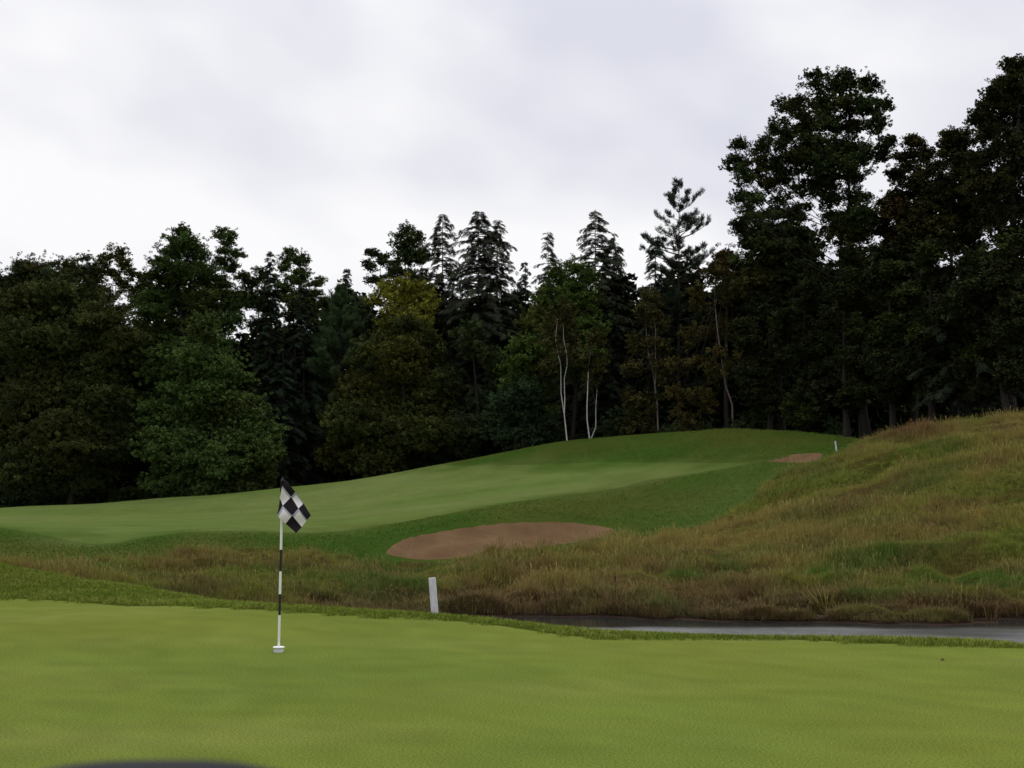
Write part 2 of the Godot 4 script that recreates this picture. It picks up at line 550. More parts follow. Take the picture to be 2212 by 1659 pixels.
func lathe(mb: MB, prof: Array, sides := 24) -> void:     # [radius, height] from bottom to top, flat-sided between rings
	for s in prof.size() - 1:
		var a := Vector2(prof[s][0], prof[s][1])
		var b := Vector2(prof[s + 1][0], prof[s + 1][1])
		var nn := Vector2(b.y - a.y, a.x - b.x).normalized()
		var first := mb.v.size()
		for k in sides + 1:
			var w := TAU * k / sides
			var d := Vector3(cos(w), 0, sin(w))
			for e in [a, b]:
				mb.v.append(d * e.x + Vector3.UP * e.y); mb.n.append((d * nn.x + Vector3.UP * nn.y).normalized()); mb.uv.append(Vector2(float(k) / sides, e.y))
		for k in sides:
			var p := first + k * 2
			mb.tri(p, p + 3, p + 1)
			mb.tri(p, p + 2, p + 3)

func leaf(mb: MB, o: Vector3, along: Vector3, across: Vector3) -> void:     # a leaf folded a little along its rib
	var f := mb.v.size()
	var up := along.cross(across).normalized() * across.length() * 0.35
	mb.v.append(o); mb.v.append(o + along * 0.45 + across * 0.5 + up); mb.v.append(o + along); mb.v.append(o + along * 0.45 - across * 0.5 + up)
	mb.tri(f, f + 1, f + 2); mb.tri(f, f + 2, f + 3)

func rand_dir() -> Vector3:
	var z := rng.randf_range(-1, 1)
	var w := rng.randf() * TAU
	var s := sqrt(1.0 - z * z)
	return Vector3(s * cos(w), z, s * sin(w))

func leaf_sprig(count: int, size: float, reach: float) -> ArrayMesh:
	var mb := MB.new()
	for i in count:
		var o := rand_dir() * reach * pow(rng.randf(), 0.4)
		o.y *= 0.6
		var a := (rand_dir() + Vector3(0, -0.25, 0) + o).normalized()
		a.y *= 0.6
		a = a.normalized() * size * rng.randf_range(0.7, 1.25)
		var c := a.cross(Vector3.UP + rand_dir() * 0.7).normalized() * a.length() * rng.randf_range(0.65, 0.9)
		leaf(mb, o - a * 0.5, a, c)
	return mb.mesh()

func needle_sprig(count: int, length: float, width: float, droop: float) -> ArrayMesh:     # a flat spray along +x
	var mb := MB.new()
	for i in count:
		var t := float(i) / count
		var o := Vector3(t * length * 0.8, -droop * t * t, rng.randf_range(-0.03, 0.03))
		var s := 1.0 if i % 2 else -1.0
		var a := Vector3(0.75, -droop - rng.randf() * 0.5 * droop + rng.randf_range(-0.15, 0.15), s * rng.randf_range(0.4, 0.9)).normalized() * length * lerpf(0.75, 0.4, t) * rng.randf_range(0.7, 1.2)
		leaf(mb, o, a, a.cross(Vector3.UP + rand_dir() * 0.4).normalized() * width)
	return mb.mesh()

func pine_tuft(count: int, length: float, width: float) -> ArrayMesh:     # a bottle brush of needles round +x
	var mb := MB.new()
	for i in count:
		var t := rng.randf()
		var w := rng.randf() * TAU
		var a := Vector3(0.9, cos(w) * 0.8 + 0.25, sin(w) * 0.8).normalized() * length * rng.randf_range(0.7, 1.1)
		leaf(mb, Vector3(t * length * 1.1, 0, 0), a, a.cross(rand_dir()).normalized() * width)
	return mb.mesh()

func grass_tuft(blades: int, height: float, width: float, spread_: float, bend: float, heads := 0.0) -> ArrayMesh:
	var mb := MB.new()
	for i in blades:
		var w := rng.randf() * TAU
		var out := Vector3(cos(w), 0, sin(w))
		var sidew := Vector3(-sin(w + rng.randf()), 0, cos(w))
		var o := out * spread_ * sqrt(rng.randf())
		var hgt := height * rng.randf_range(0.5, 1.1)
		var lean := out * hgt * bend * rng.randf_range(0.3, 1.3)
		var m := o + lean * 0.35 + Vector3.UP * hgt * 0.55
		var tip := o + lean + Vector3.UP * hgt
		var f := mb.v.size()
		var s := sidew.normalized() * width * 0.5
		mb.v.append_array(PackedVector3Array([o - s, o + s, m + s * 0.8, m - s * 0.8, tip]))
		mb.tri(f, f + 1, f + 2); mb.tri(f, f + 2, f + 3); mb.tri(f + 3, f + 2, f + 4)
		if rng.randf() < heads:
			leaf(mb, tip - (tip - m) * 0.4, (tip - m) * 0.8, s.normalized() * width * 2.4)
	return mb.mesh()

func turn(yaw: float, tilt: float, roll: float, size: float) -> Basis:
	return Basis.from_euler(Vector3(tilt, yaw, roll)).scaled(Vector3(size, size, size))

# ---------------------------------------------------------------- trees
var sprigs := {}
var leaf_mat: StandardMaterial3D
var needle_mat: StandardMaterial3D
var bark := {}

func foot(px: float, d: float) -> Vector3:
	var w := at(px, 1100, d)
	return Vector3(w.x, ground(w.x, w.z) - 0.05, w.z)

func lobes_in(px: float, top: float, bottom: float, half: float, n: int, shape := "round") -> Array:     # an uneven crown of so many lobes
	var out := []
	for i in n:
		var t := (i + 0.5) / n
		var w := sin(PI * pow(t, 0.8)) * 0.8 + 0.2 if shape == "round" else lerpf(0.18, 1.0, sqrt(t)) if shape == "cone" else sqrt(1.0 - pow(1.0 - t, 2.2)) * 0.9 + 0.1
		var r := half * rng.randf_range(0.26, 0.42) * lerpf(0.75, 1.1, t)
		out.append([px + half * w * rng.randf_range(-0.8, 0.8), lerpf(top + r, bottom - r * 0.5, t), r])
	out.append([px, top + half * 0.22, half * 0.24])
	return out

# a broadleaf tree: a tapered trunk, limbs out to every lobe of the crown, and leaves in clumps about the limbs' ends
func broadleaf(called: String, label: String, px: float, d: float, lobes: Array, col: Color, o := {}) -> Node3D:
	var base := foot(px, d)
	var t := thing(called, label, "tree", base, o.get("group", ""))
	var cp := Copies3D.new()
	var mb := MB.new()
	var dens: float = o.get("dens", 1.0)
	var other: Color = o.get("other", col * 1.3)
	col = Color(col.r * 1.06, col.g * 1.2, col.b * 1.15)
	other = Color(other.r, other.g * 1.14, other.b * 1.1)
	var share: float = o.get("share", 0.25)
	var size: float = o.get("leaf", 0.68)
	var r0: float = o.get("girth", 0.22)
	var top := Vector3(0, 1, 0)
	var cs := []
	var halfdepth := 0.0
	for l in lobes:
		var r: float = l[2] * d / F * o.get("grow", 1.15)
		halfdepth = maxf(halfdepth, absf(at(l[0], l[1], d).x - base.x) + r)
	for l in lobes:
		var r: float = l[2] * d / F * o.get("grow", 1.15)
		var c := at(l[0], l[1], d - rng.randf_range(-0.55, 0.65) * minf(halfdepth, 4.5)) - base
		cs.append([c, r])
		if c.y + r > top.y: top = Vector3(c.x, c.y + r * 0.5, 0)
	# trunk
	var pts := PackedVector3Array()
	var rad := PackedFloat32Array()
	var steps := 9
	var bend := Vector3(rng.randf_range(-0.3, 0.3), 0, rng.randf_range(-0.3, 0.3))
	var mid: Vector3 = o.get("mid", Vector3(top.x * 0.3, top.y * 0.5, 0))
	for i in steps + 1:
		var u := float(i) / steps
		var p := Vector3.ZERO.lerp(mid, u).lerp(mid.lerp(top, u), u) if o.has("mid") else Vector3(top.x * u * u, top.y * u, 0) + bend * sin(u * 5.0)
		pts.append(p)
		rad.append(maxf(r0 * pow(1.0 - u, 0.8), 0.025) * (1.35 if i == 0 else 1.0))
	tube(mb, pts, rad, 7)
	for c in cs:
		var ctr: Vector3 = c[0]
		var r: float = c[1]
		var hgt := clampf(ctr.y - Vector2(ctr.x - top.x * 0.5, ctr.z).length() * rng.randf_range(0.2, 0.65) - r * 0.5, top.y * 0.12, top.y * 0.92)
		var u := hgt / top.y * steps
		var from := pts[int(u)].lerp(pts[mini(int(u) + 1, steps)], u - int(u))
		var fr := lerpf(rad[int(u)], rad[mini(int(u) + 1, steps)], u - int(u)) * 0.26
		var knee := from.lerp(ctr, 0.5) + Vector3(0, -0.12 * from.distance_to(ctr), 0) + rand_dir() * 0.25
		tube(mb, PackedVector3Array([from, from.lerp(knee, 0.6), knee, ctr]), PackedFloat32Array([fr, fr * 0.8, fr * 0.6, fr * 0.3]), 5)
		var tint := other if rng.randf() < share else col
		var sub := mini(int(6.0 + 3.2 * r * r), 36)
		for s in sub + 2:
			var dir := rand_dir()
			var cc := ctr + dir * r * pow(rng.randf_range(0.05, 1.0), 0.45) * 0.78
			var rc := clampf(r * rng.randf_range(0.42, 0.68), 0.45, 1.3)
			if s >= sub: cc = knee.lerp(ctr, 0.25 + 0.45 * (s - sub)) + dir * r * 0.3
			tube(mb, PackedVector3Array([knee.lerp(ctr, rng.randf()), cc]), PackedFloat32Array([fr * 0.3 + 0.01, 0.012]), 4)
			var shade := tint.lerp(other, rng.randf() * 0.35) * rng.randf_range(0.6, 1.45)
			var count := int(dens * 16.0 * rc * rc / (size * size)) + 3
			for i in count:
				var e := rand_dir() * rc * 1.25 * pow(rng.randf(), 0.62)
				e.y *= 0.42
				cp.add(turn(rng.randf() * TAU, rng.randf_range(-0.5, 0.5), rng.randf_range(-0.5, 0.5), size * rng.randf_range(0.8, 1.5)), cc + e, shade * rng.randf_range(0.85, 1.15))
		for i in int(dens * 14.0 * r * r / (size * size)) + 4:      # single twigs that stand out of the crown
			var e := rand_dir() * r * rng.randf_range(0.85, 1.38)
			if e.y < 0.0: e.y *= 0.6
			cp.add(turn(rng.randf() * TAU, rng.randf_range(-0.6, 0.6), rng.randf_range(-0.6, 0.6), size * rng.randf_range(0.6, 1.1)), ctr + e, tint * rng.randf_range(0.8, 1.3))
	part("trunk", mb.mesh(), bark[o.get("bark", "grey")], t)
	spread("crown", sprigs[o.get("sprig", "leaf%d" % rng.randi_range(0, 2))], cp, leaf_mat, t)
	return t

# a conifer: a straight mast, branches in whorls that droop or rise, needles along them
func conifer(called: String, label: String, px: float, d: float, top: float, half: float, col: Color, o := {}) -> Node3D:
	var base := foot(px + o.get("lean", 0.0), d)
	var t := thing(called, label, "tree", base, o.get("group", ""))
	var tip := at(px, top, d) - base
	var rmax := half * d / F
	var cp := Copies3D.new()
	var mb := MB.new()
	var mast := PackedVector3Array()
	var mr := PackedFloat32Array()
	var r0: float = o.get("girth", 0.2)
	for i in 9:
		var u := i / 8.0
		mast.append(Vector3(tip.x * u, tip.y * u, tip.z * u))
		mr.append(lerpf(r0, 0.015, u))
	tube(mb, mast, mr, 6)
	var step: float = o.get("step", 0.42)
	var kind: String = o.get("kind", "spruce")
	var low: float = o.get("low", 0.08)
	var pw: float = o.get("taper", 0.85)
	var full: float = o.get("full", 0.62 if kind == "spruce" else 0.36)
	var dens: float = o.get("dens", 1.0)
	var y := tip.y - 0.1
	while y > tip.y * low:
		var u := 1.0 - y / tip.y
		var reach := rmax * minf(1.0, pow(u / full, pw)) * (1.0 - 0.3 * sstep(0.8, 1.0, u)) + 0.12
		var n := int(o.get("whorl", 5))
		for k in n:
			var from := Vector3(tip.x, tip.y, tip.z) * (minf(y + rng.randf_range(-0.6, 0.6) * step, tip.y - 0.1) / tip.y)
			var w := rng.randf() * TAU
			var len_ := reach * rng.randf_range(o.get("uneven", 0.7), 1.15)
			var out := Vector3(cos(w), 0, sin(w))
			var rise := 0.0
			var fall := 0.0
			match kind:
				"spruce": rise = -0.1; fall = 0.25
				"hemlock": rise = 0.16; fall = 0.34
				"pine": rise = 0.10 + 0.5 * sstep(0.30, 0.0, u); fall = -0.28
			var pts := PackedVector3Array()
			for i in 4:
				var s := i / 3.0
				pts.append(from + out * len_ * s + Vector3.UP * len_ * (rise * s - fall * s * s))
			var br := 0.012 + 0.02 * len_
			tube(mb, pts, PackedFloat32Array([br, br * 0.7, br * 0.45, 0.006]), 4)
			var shade := col * rng.randf_range(0.85, 1.45)
			var gap := 0.30 / dens if kind != "pine" else 0.24 / dens
			var s0 := 0.12 if kind != "pine" else 0.35
			var m := int(len_ * (1.0 - s0) / gap) + 1
			for i in m:
				var s := lerpf(s0, 1.0, (i + rng.randf()) / m)
				var q := from + out * len_ * s + Vector3.UP * len_ * (rise * s - fall * s * s)
				var tilt := rise - 2.0 * fall * s
				for e in (2 if kind != "pine" else 3):
					var side_ := rng.randf_range(-1, 1) * (0.9 if kind != "pine" else 1.3)
					var b := Basis(Vector3.UP, -w + side_) * Basis(Vector3(0, 0, 1), atan(tilt) + rng.randf_range(-0.2, 0.2) + (0.45 if kind == "pine" else 0.0))
					var z: float = rng.randf_range(0.75, 1.3) * o.get("size", 1.0)
					cp.add(b.scaled(Vector3(z, z, z)), q + rand_dir() * (0.1 if kind != "pine" else 0.16), shade * rng.randf_range(0.8, 1.2))
		y -= step * rng.randf_range(0.7, 1.3)
	part("trunk", mb.mesh(), bark[o.get("bark", "dark")], t)
	spread("crown", sprigs[kind + str(rng.randi_range(0, 1))], cp, needle_mat, t)
	return t

# a birch: slender pale stems that wander, and an airy crown
func birch(called: String, label: String, px: float, d: float, stems: Array, lobes: Array, col: Color, o := {}) -> Node3D:
	var base := foot(px, d)
	var t := thing(called, label, "tree", base, o.get("group", ""))
	var tops := []
	for s in stems:
		var mb := MB.new()
		var pts := PackedVector3Array()
		var rad := PackedFloat32Array()
		var n: int = s.size()
		for i in n:
			var q := at(s[i][0], s[i][1], d) - base
			if i == 0 and s[i].size() < 3: q.y = -0.1
			q.z = 0.12 * sin(i * 1.9 + px)
			pts.append(q)
		for i in n: rad.append(o.get("girth", 0.054) * lerpf(1.0, 0.25, float(i) / (n - 1)) * (0.75 if s[0].size() > 2 else 1.0))
		tube(mb, pts, rad, 7)
		tops.append(pts)
		part("trunk", mb.mesh(), bark[o.get("bark", "birch")], t)
	var cp := Copies3D.new()
	var tw := MB.new()
	for l in lobes:
		var c := at(l[0], l[1], d) - base
		var r: float = l[2] * d / F
		c.z = rng.randf_range(-0.6, 0.5) * 2.0
		var pts: PackedVector3Array = tops[rng.randi_range(0, tops.size() - 1)]
		var from := pts[rng.randi_range(pts.size() / 2, pts.size() - 1)]
		tube(tw, PackedVector3Array([from, from.lerp(c, 0.5) + Vector3.UP * 0.2, c]), PackedFloat32Array([0.03, 0.02, 0.012]), 4)
		for s in int(4 + 3.0 * r * r):
			var cc := c + rand_dir() * r * pow(rng.randf(), 0.5)
			var shade := col.lerp(o.get("other", col), rng.randf()) * rng.randf_range(0.75, 1.25)
			tube(tw, PackedVector3Array([c, cc]), PackedFloat32Array([0.014, 0.008]), 3)
			for i in int(11 * o.get("dens", 1.0)):
				var e := rand_dir() * 0.6 * pow(rng.randf(), 0.5)
				e.y -= 0.25 * rng.randf()
				cp.add(turn(rng.randf() * TAU, rng.randf_range(-0.6, 0.6), rng.randf_range(-0.6, 0.6), rng.randf_range(0.6, 1.05)), cc + e, shade * rng.randf_range(0.85, 1.15))
	part("branches", tw.mesh(), bark["dark"], t)
	spread("crown", sprigs["leaf%d" % rng.randi_range(0, 2)], cp, leaf_mat, t)
	return t

# ---------------------------------------------------------------- sky
func overcast() -> ImageTexture:
	var w := 1024
	var h := 512
	var im := Image.create(w, h, false, Image.FORMAT_RGBF)
	var big := FastNoiseLite.new()
	big.seed = 21; big.frequency = 0.55; big.fractal_octaves = 4
	var fine := FastNoiseLite.new()
	fine.seed = 33; fine.frequency = 2.4; fine.fractal_octaves = 5
	for j in h:
		var el := (0.5 - (j + 0.5) / h) * PI
		for i in w:
			var az := wrapf((i + 0.5) / w * TAU, -PI, PI)      # the middle of the view lies at the picture's edge
			var y := maxf(sin(el), 0.0)
			var dir := Vector3(sin(az) * cos(el), y, -cos(az) * cos(el))
			var q := Vector2(dir.x, dir.z) / (y + 0.22)
			var c := 0.40 + 0.75 * big.get_noise_2d(q.x, q.y * 1.5) + 1.05 * fine.get_noise_3d(dir.x * 1.2, el * 2.2 + 0.5 * dir.x, dir.z * 1.2)
			# the sun stands behind the clouds ahead, a little to the left
			var sun := exp(-pow((az + 0.16) / 0.30, 2.0) - pow((el - 0.27) / 0.16, 2.0))
			c = clampf(c + 0.24 * sun - 0.04 * sstep(0.25, 0.6, el), 0.0, 1.0)
			var col := Color(0.71, 0.72, 0.81).lerp(Color(0.97, 0.97, 0.985), c)
			col *= 1.0 + 1.15 * sstep(0.35, 1.25, el)          # an overcast sky is brightest overhead
			if el < 0.0: col = Color(0.16, 0.18, 0.10)
			im.set_pixel(i, j, col)
	return ImageTexture.create_from_image(im)

# ---------------------------------------------------------------- the scene
func _ready() -> void:
	rng.seed = 20240611
	var cam := Camera3D.new()
	cam.name = "camera"
	cam.position = Vector3(0, EYE, 0)
	cam.rotation.x = PITCH
	cam.near = 0.05
	cam.far = 4000.0
	cam.fov = 36.0
	var lens := CameraAttributesPhysical.new()
	lens.frustum_focal_length = 36.94
	lens.frustum_focus_distance = 16.0
	lens.frustum_near = 0.05
	lens.frustum_far = 4000.0
	lens.exposure_aperture = 5.0
	cam.attributes = lens
	add_child(cam)
	var env := Environment.new()
	env.background_mode = Environment.BG_SKY
	var sm := PanoramaSkyMaterial.new()
	sm.panorama = overcast()
	var sky := Sky.new()
	sky.sky_material = sm
	env.sky = sky
	env.tonemap_mode = Environment.TONE_MAPPER_LINEAR
	env.tonemap_exposure = 1.0
	env.sdfgi_enabled = true
	env.ssao_enabled = true
	env.ssil_enabled = true
	var we := WorldEnvironment.new()
	we.name = "world_environment"
	we.environment = env
	add_child(we)
	var sun := DirectionalLight3D.new()
	sun.name = "sun"
	sun.light_energy = 0.3
	sun.light_angular_distance = 30.0
	sun.light_color = Color(1.0, 0.97, 0.93)
	sun.shadow_enabled = true
	sun.rotation = Vector3(-0.95, PI + 0.16, 0)     # from ahead and a little left, high behind the clouds
	add_child(sun)

	var t0 := Time.get_ticks_msec()
	survey()
	outlines()
	grid()
	print("land ", Time.get_ticks_msec() - t0)
	var turf := noise_tex(0.09, 0.62, 1.0, 3, 1024, 5)
	var turf_bump := noise_tex(0.11, 0.0, 1.0, 4, 1024, 4)
	var grain := noise_tex(0.10, 0.70, 1.0, 6, 512, 3)
	var mats := {}
	mats[GREEN] = earth(2.3, turf, turf_bump, 0.18)
	mats[COLLAR] = earth(1.1, grain, turf_bump, 3.0)
	mats[FAIRWAY] = earth(5.0, turf, turf_bump, 2.0)
	mats[ROUGH] = earth(3.1, turf, turf_bump, 4.0)
	mats[MEADOW] = earth(2.3, grain, turf_bump, 8.0)
	mats[WOOD] = earth(3.0, grain, turf_bump, 5.0)
	mats[BED] = earth(1.9, grain, turf_bump, 3.0, 0.7)
	mats[SAND] = earth(1.7, noise_tex(0.05, 0.80, 1.0, 8, 512, 4), turf_bump, 2.0)
	mats[SAND2] = mats[SAND]
	build_ground(mats)
	print("ground ", Time.get_ticks_msec() - t0)
	pond()
	bark["grey"] = plain(Color(0.032, 0.029, 0.025), 0.95, 0.1)
	bark["dark"] = plain(Color(0.035, 0.030, 0.025), 0.95, 0.1)
	bark["birch"] = plain(Color(0.50, 0.47, 0.43), 0.8, 0.2)
	bark["brown_birch"] = plain(Color(0.20, 0.165, 0.14), 0.8, 0.2)
	leaf_mat = tinted(0.85, 0.08)
	needle_mat = tinted(0.9, 0.06)
	for i in 3: sprigs["leaf%d" % i] = leaf_sprig(13, 0.23, 0.34)
	for i in 2:
		sprigs["spruce%d" % i] = needle_sprig(14, 0.44, 0.065, 0.10)
		sprigs["hemlock%d" % i] = needle_sprig(14, 0.46, 0.060, 0.20)
		sprigs["pine%d" % i] = pine_tuft(26, 0.36, 0.042)
	wood()
	print("trees ", Time.get_ticks_msec() - t0)
	grasses()
	print("grass ", Time.get_ticks_msec() - t0)
	flagstick()
	stakes()
	fallen_leaf()
	cowl()
	print("all ", Time.get_ticks_msec() - t0)

func pond() -> void:
	var x0 := -14.0
	var z0 := -13.0
	var size := Vector2(60.0, 24.0)
	var mb := MB.new()
	var n := 24
	for j in n + 1:
		for i in n + 1:
			mb.v.append(Vector3(x0 + size.x * i / n, WATER, z0 - size.y * j / n))
			mb.n.append(Vector3.UP)
			mb.uv.append(Vector2(float(i) / n, float(j) / n))
	for j in n:
		for i in n:
			var k := j * (n + 1) + i
			mb.tri(k, k + n + 1, k + n + 2)
			mb.tri(k, k + n + 2, k + 1)
	# the wind ruffles the open water; under the far bank and in the left arm it lies calm
	var w := 1280
	var h := 640
	var waves := Image.create(w, h, false, Image.FORMAT_RF)
	var rough := Image.create(w, h, false, Image.FORMAT_RGB8)
	var rip := FastNoiseLite.new()
	rip.seed = 71; rip.frequency = 1.0; rip.fractal_octaves = 3
	for j in h:
		for i in w:
			var x := x0 + size.x * (i + 0.5) / w
			var z := z0 - size.y * (j + 0.5) / h
			var gust := lo_noise.get_noise_2d(x * 2.0, z * 5.0)
			var open := sstep(-28.6, -27.2, z + 0.7 * lo_noise.get_noise_2d(x * 3.0, 5.0) - 0.02 * x) * sstep(-1.5, 1.5, x - 0.3 * (z + 24.0))
			open *= clampf(0.92 + 0.6 * gust - 0.012 * (x - 4.0), 0.4, 1.0)
			waves.set_pixel(i, j, Color(0.5 + 0.5 * rip.get_noise_2d(x * 2.2, z * 3.4) * (0.05 + 0.95 * open), 0, 0))
			var r := 0.05 + 0.47 * open
			rough.set_pixel(i, j, Color(r, r, r))
	var m := plain(Color(0.026, 0.028, 0.027), 1.0, 0.95)
	m.roughness_texture = ImageTexture.create_from_image(rough)
	m.heightmap_enabled = true
	m.heightmap_texture = ImageTexture.create_from_image(waves)
	m.heightmap_scale = 6.0
	tag(part("pond_water", mb.mesh(), m, self), "grey water of a small pond behind the putting green, ruffled by wind", "", "", "structure")

func z3(list: Array) -> Array:      # survey of the upper right of the view, in its own scale
	var out := []
	for q in list: out.append([1350.0 + 0.3896 * q[0], 81.0 + 0.3896 * q[1], 0.3896 * q[2]])
	return out

func wood() -> void:
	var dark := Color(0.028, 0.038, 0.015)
	var green := Color(0.046, 0.066, 0.018)
	var olive := Color(0.054, 0.061, 0.017)
	var brown := Color(0.060, 0.053, 0.017)
	var yellow := Color(0.165, 0.145, 0.022)
	var spruce := Color(0.017, 0.026, 0.015)
	var hemlock := Color(0.034, 0.040, 0.024)
	var edge := "trees along the edge of the wood"
	# left
	broadleaf("maple_tree", "dark round topped maple at the far left edge of the wood", 75, 104, [[20, 622, 40], [58, 594, 36], [92, 586, 32], [128, 604, 34], [40, 690, 55], [110, 690, 60], [60, 780, 70], [110, 860, 70], [30, 900, 70]], dark, {"group": edge, "other": brown, "share": 0.2})
	broadleaf("maple_tree", "brownish olive maple in front of the dark round topped one at far left", 150, 99, [[55, 655, 42], [115, 632, 40], [175, 640, 40], [235, 680, 42], [270, 720, 36], [60, 740, 58], [150, 730, 55], [240, 770, 52], [100, 830, 64], [215, 850, 64], [30, 920, 64], [140, 940, 74], [245, 950, 56], [60, 1010, 60], [180, 1020, 55]], Color(0.046, 0.054, 0.017), {"group": edge, "other": Color(0.054, 0.053, 0.016), "share": 0.3})
	broadleaf("maple_tree", "brown topped small maple between the round maple and the sprawling one", 180, 107, [[152, 588, 26], [185, 580, 26], [212, 600, 24], [180, 640, 40]], brown * 0.8, {"group": edge, "other": dark, "share": 0.4})
	broadleaf("sprawling_tree", "thin sprawling tree with bare leaning limbs showing against the sky", 212, 102, [[250, 548, 20], [226, 562, 13], [268, 570, 14], [240, 590, 12], [292, 592, 17], [318, 606, 15], [262, 612, 14], [300, 630, 22], [225, 640, 24]], olive * 0.8, {"group": edge, "dens": 0.6, "girth": 0.16, "other": brown})
	broadleaf("maple_tree", "tall bright green maple with a ragged top, highest on the left", 400, 100, [[388, 512, 22], [368, 532, 24], [412, 528, 24], [432, 546, 22], [345, 566, 22], [330, 590, 15], [395, 575, 38], [448, 590, 30], [360, 630, 42], [436, 640, 46], [325, 660, 34], [400, 710, 56], [340, 730, 46], [480, 690, 40], [300, 740, 30], [380, 800, 60], [450, 790, 50]], green, {"group": edge, "other": olive, "share": 0.25})
	broadleaf("maple_tree", "slim leafy stem standing just right of the tall ragged maple", 478, 102, [[476, 506, 14], [500, 512, 15], [488, 535, 16], [512, 545, 13], [478, 566, 16], [502, 576, 12], [482, 610, 22], [500, 650, 30]], green * 0.9, {"group": edge, "dens": 0.75, "girth": 0.14, "other": olive})
	broadleaf("maple_tree", "low spreading green maple in front, to the left above the flag", 450, 95, [[440, 700, 30], [470, 740, 34], [420, 770, 38], [490, 800, 40], [400, 840, 40], [450, 850, 46], [350, 890, 42], [430, 910, 56], [520, 880, 48], [560, 930, 40], [340, 960, 40], [420, 980, 56], [510, 980, 56], [572, 980, 32], [380, 1030, 46], [470, 1040, 46], [545, 1035, 38]], green * 1.2, {"group": edge, "other": Color(0.06, 0.072, 0.02), "share": 0.3})
	conifer("spruce_tree", "dark narrow spruce with a fine tip left of a leafy crown", 584, 103, 542, 52, spruce, {"group": edge})
	broadleaf("poplar_tree", "loose leafy crown rising just right of the dark narrow spruce", 640, 107, [[627, 548, 14], [650, 562, 18], [612, 572, 17], [640, 592, 24], [680, 606, 16], [668, 634, 24], [604, 620, 22], [640, 660, 40]], green * 0.8, {"group": edge, "dens": 0.85, "other": olive})
	broadleaf("poplar_tree", "small thin crown between the slim maple stem and the dark spruce", 535, 106, [[522, 598, 15], [545, 606, 18], [566, 588, 12], [548, 640, 30], [520, 650, 26]], green * 0.8, {"group": edge, "dens": 0.8, "other": brown})
	conifer("spruce_tree", "broad black spruce below the loose leafy crown", 656, 100, 618, 66, spruce * 0.8, {"group": edge, "low": 0.03})
	conifer("spruce_tree", "short spruce wedged low beside the spreading green maple", 612, 97, 752, 62, spruce * 0.8, {"group": edge, "low": 0.02})
	conifer("pine_tree", "soft bluish green young pine left of the yellow tree", 735, 101, 632, 64, Color(0.042, 0.066, 0.028), {"group": edge, "kind": "pine", "step": 0.5, "uneven": 0.85, "whorl": 7})
	conifer("spruce_tree", "small pointed spruce top peeping over the young pine", 749, 109, 580, 34, hemlock, {"group": edge})
	broadleaf("poplar_tree", "thin branched little crown on the skyline above the yellow tree", 822, 105, [[806, 547, 11], [798, 572, 13], [830, 560, 13], [846, 586, 15], [812, 606, 17], [838, 622, 20]], dark * 1.3, {"group": edge, "dens": 0.6, "girth": 0.13})
	broadleaf("poplar_tree", "upright leafy poplar, left neighbour of the ragged hemlocks", 884, 104, [[878, 496, 14], [864, 520, 19], [896, 516, 19], [884, 550, 25], [912, 552, 18], [860, 576, 20], [898, 594, 24], [884, 640, 30]], dark * 1.35, {"group": edge, "dens": 0.85, "other": olive * 0.8})
	broadleaf("maple_tree", "yellow leaved maple glowing in the middle of the dark wood", 880, 100, [[880, 614, 20], [842, 622, 22], [914, 626, 22], [814, 646, 20], [862, 656, 30], [926, 652, 22], [900, 684, 30], [850, 700, 26]], yellow, {"group": edge, "other": olive, "share": 0.15})
	broadleaf("maple_tree", "wide orange tinged maple below the yellow one", 870, 96, [[870, 694, 24], [838, 722, 30], [902, 722, 30], [932, 756, 28], [800, 766, 36], [870, 780, 46], [790, 836, 46], [856, 862, 56], [930, 846, 42], [765, 912, 50], [840, 940, 56], [920, 926, 48], [740, 985, 42], [820, 1005, 48], [900, 990, 42]], Color(0.044, 0.049, 0.014), {"group": edge, "other": Color(0.062, 0.054, 0.014), "share": 0.15})
	conifer("hemlock_tree", "lacy hemlock with a drooping tip beside the upright poplar", 956, 103, 462, 76, hemlock, {"group": edge, "taper": 0.6, "kind": "hemlock", "step": 0.38, "uneven": 0.3})
	conifer("hemlock_tree", "broad ragged hemlock, tallest of the middle group", 1034, 101, 456, 100, hemlock, {"group": edge, "kind": "hemlock", "step": 0.32, "uneven": 0.3, "taper": 0.55, "whorl": 6})
	conifer("hemlock_tree", "second hemlock leader close against the right of the broad ragged one", 1074, 102, 474, 60, hemlock * 0.9, {"group": edge, "kind": "hemlock", "step": 0.36, "uneven": 0.3, "taper": 0.6})
	broadleaf("maple_tree", "dark low maple with an orange patch under the broad hemlock", 1030, 96, lobes_in(1020, 690, 980, 85, 12), dark * 1.2, {"group": edge, "other": Color(0.075, 0.048, 0.014), "share": 0.1})
	conifer("spruce_tree", "small black spruce in the dip between two skyline groups", 1135, 106, 564, 42, spruce, {"group": edge})
	conifer("spruce_tree", "slender see-through spruce left of the big pyramid hemlock", 1184, 107, 500, 48, hemlock, {"group": edge, "kind": "hemlock", "step": 0.42, "uneven": 0.4})
	conifer("hemlock_tree", "big pyramid hemlock standing over the green aspen", 1286, 100, 452, 100, hemlock, {"group": edge, "taper": 0.7, "kind": "hemlock", "step": 0.36, "uneven": 0.3})
	conifer("hemlock_tree", "lower grey hemlock spreading right of the big pyramid one", 1326, 103, 512, 62, hemlock, {"group": edge, "kind": "hemlock", "step": 0.36, "uneven": 0.3, "taper": 0.6})
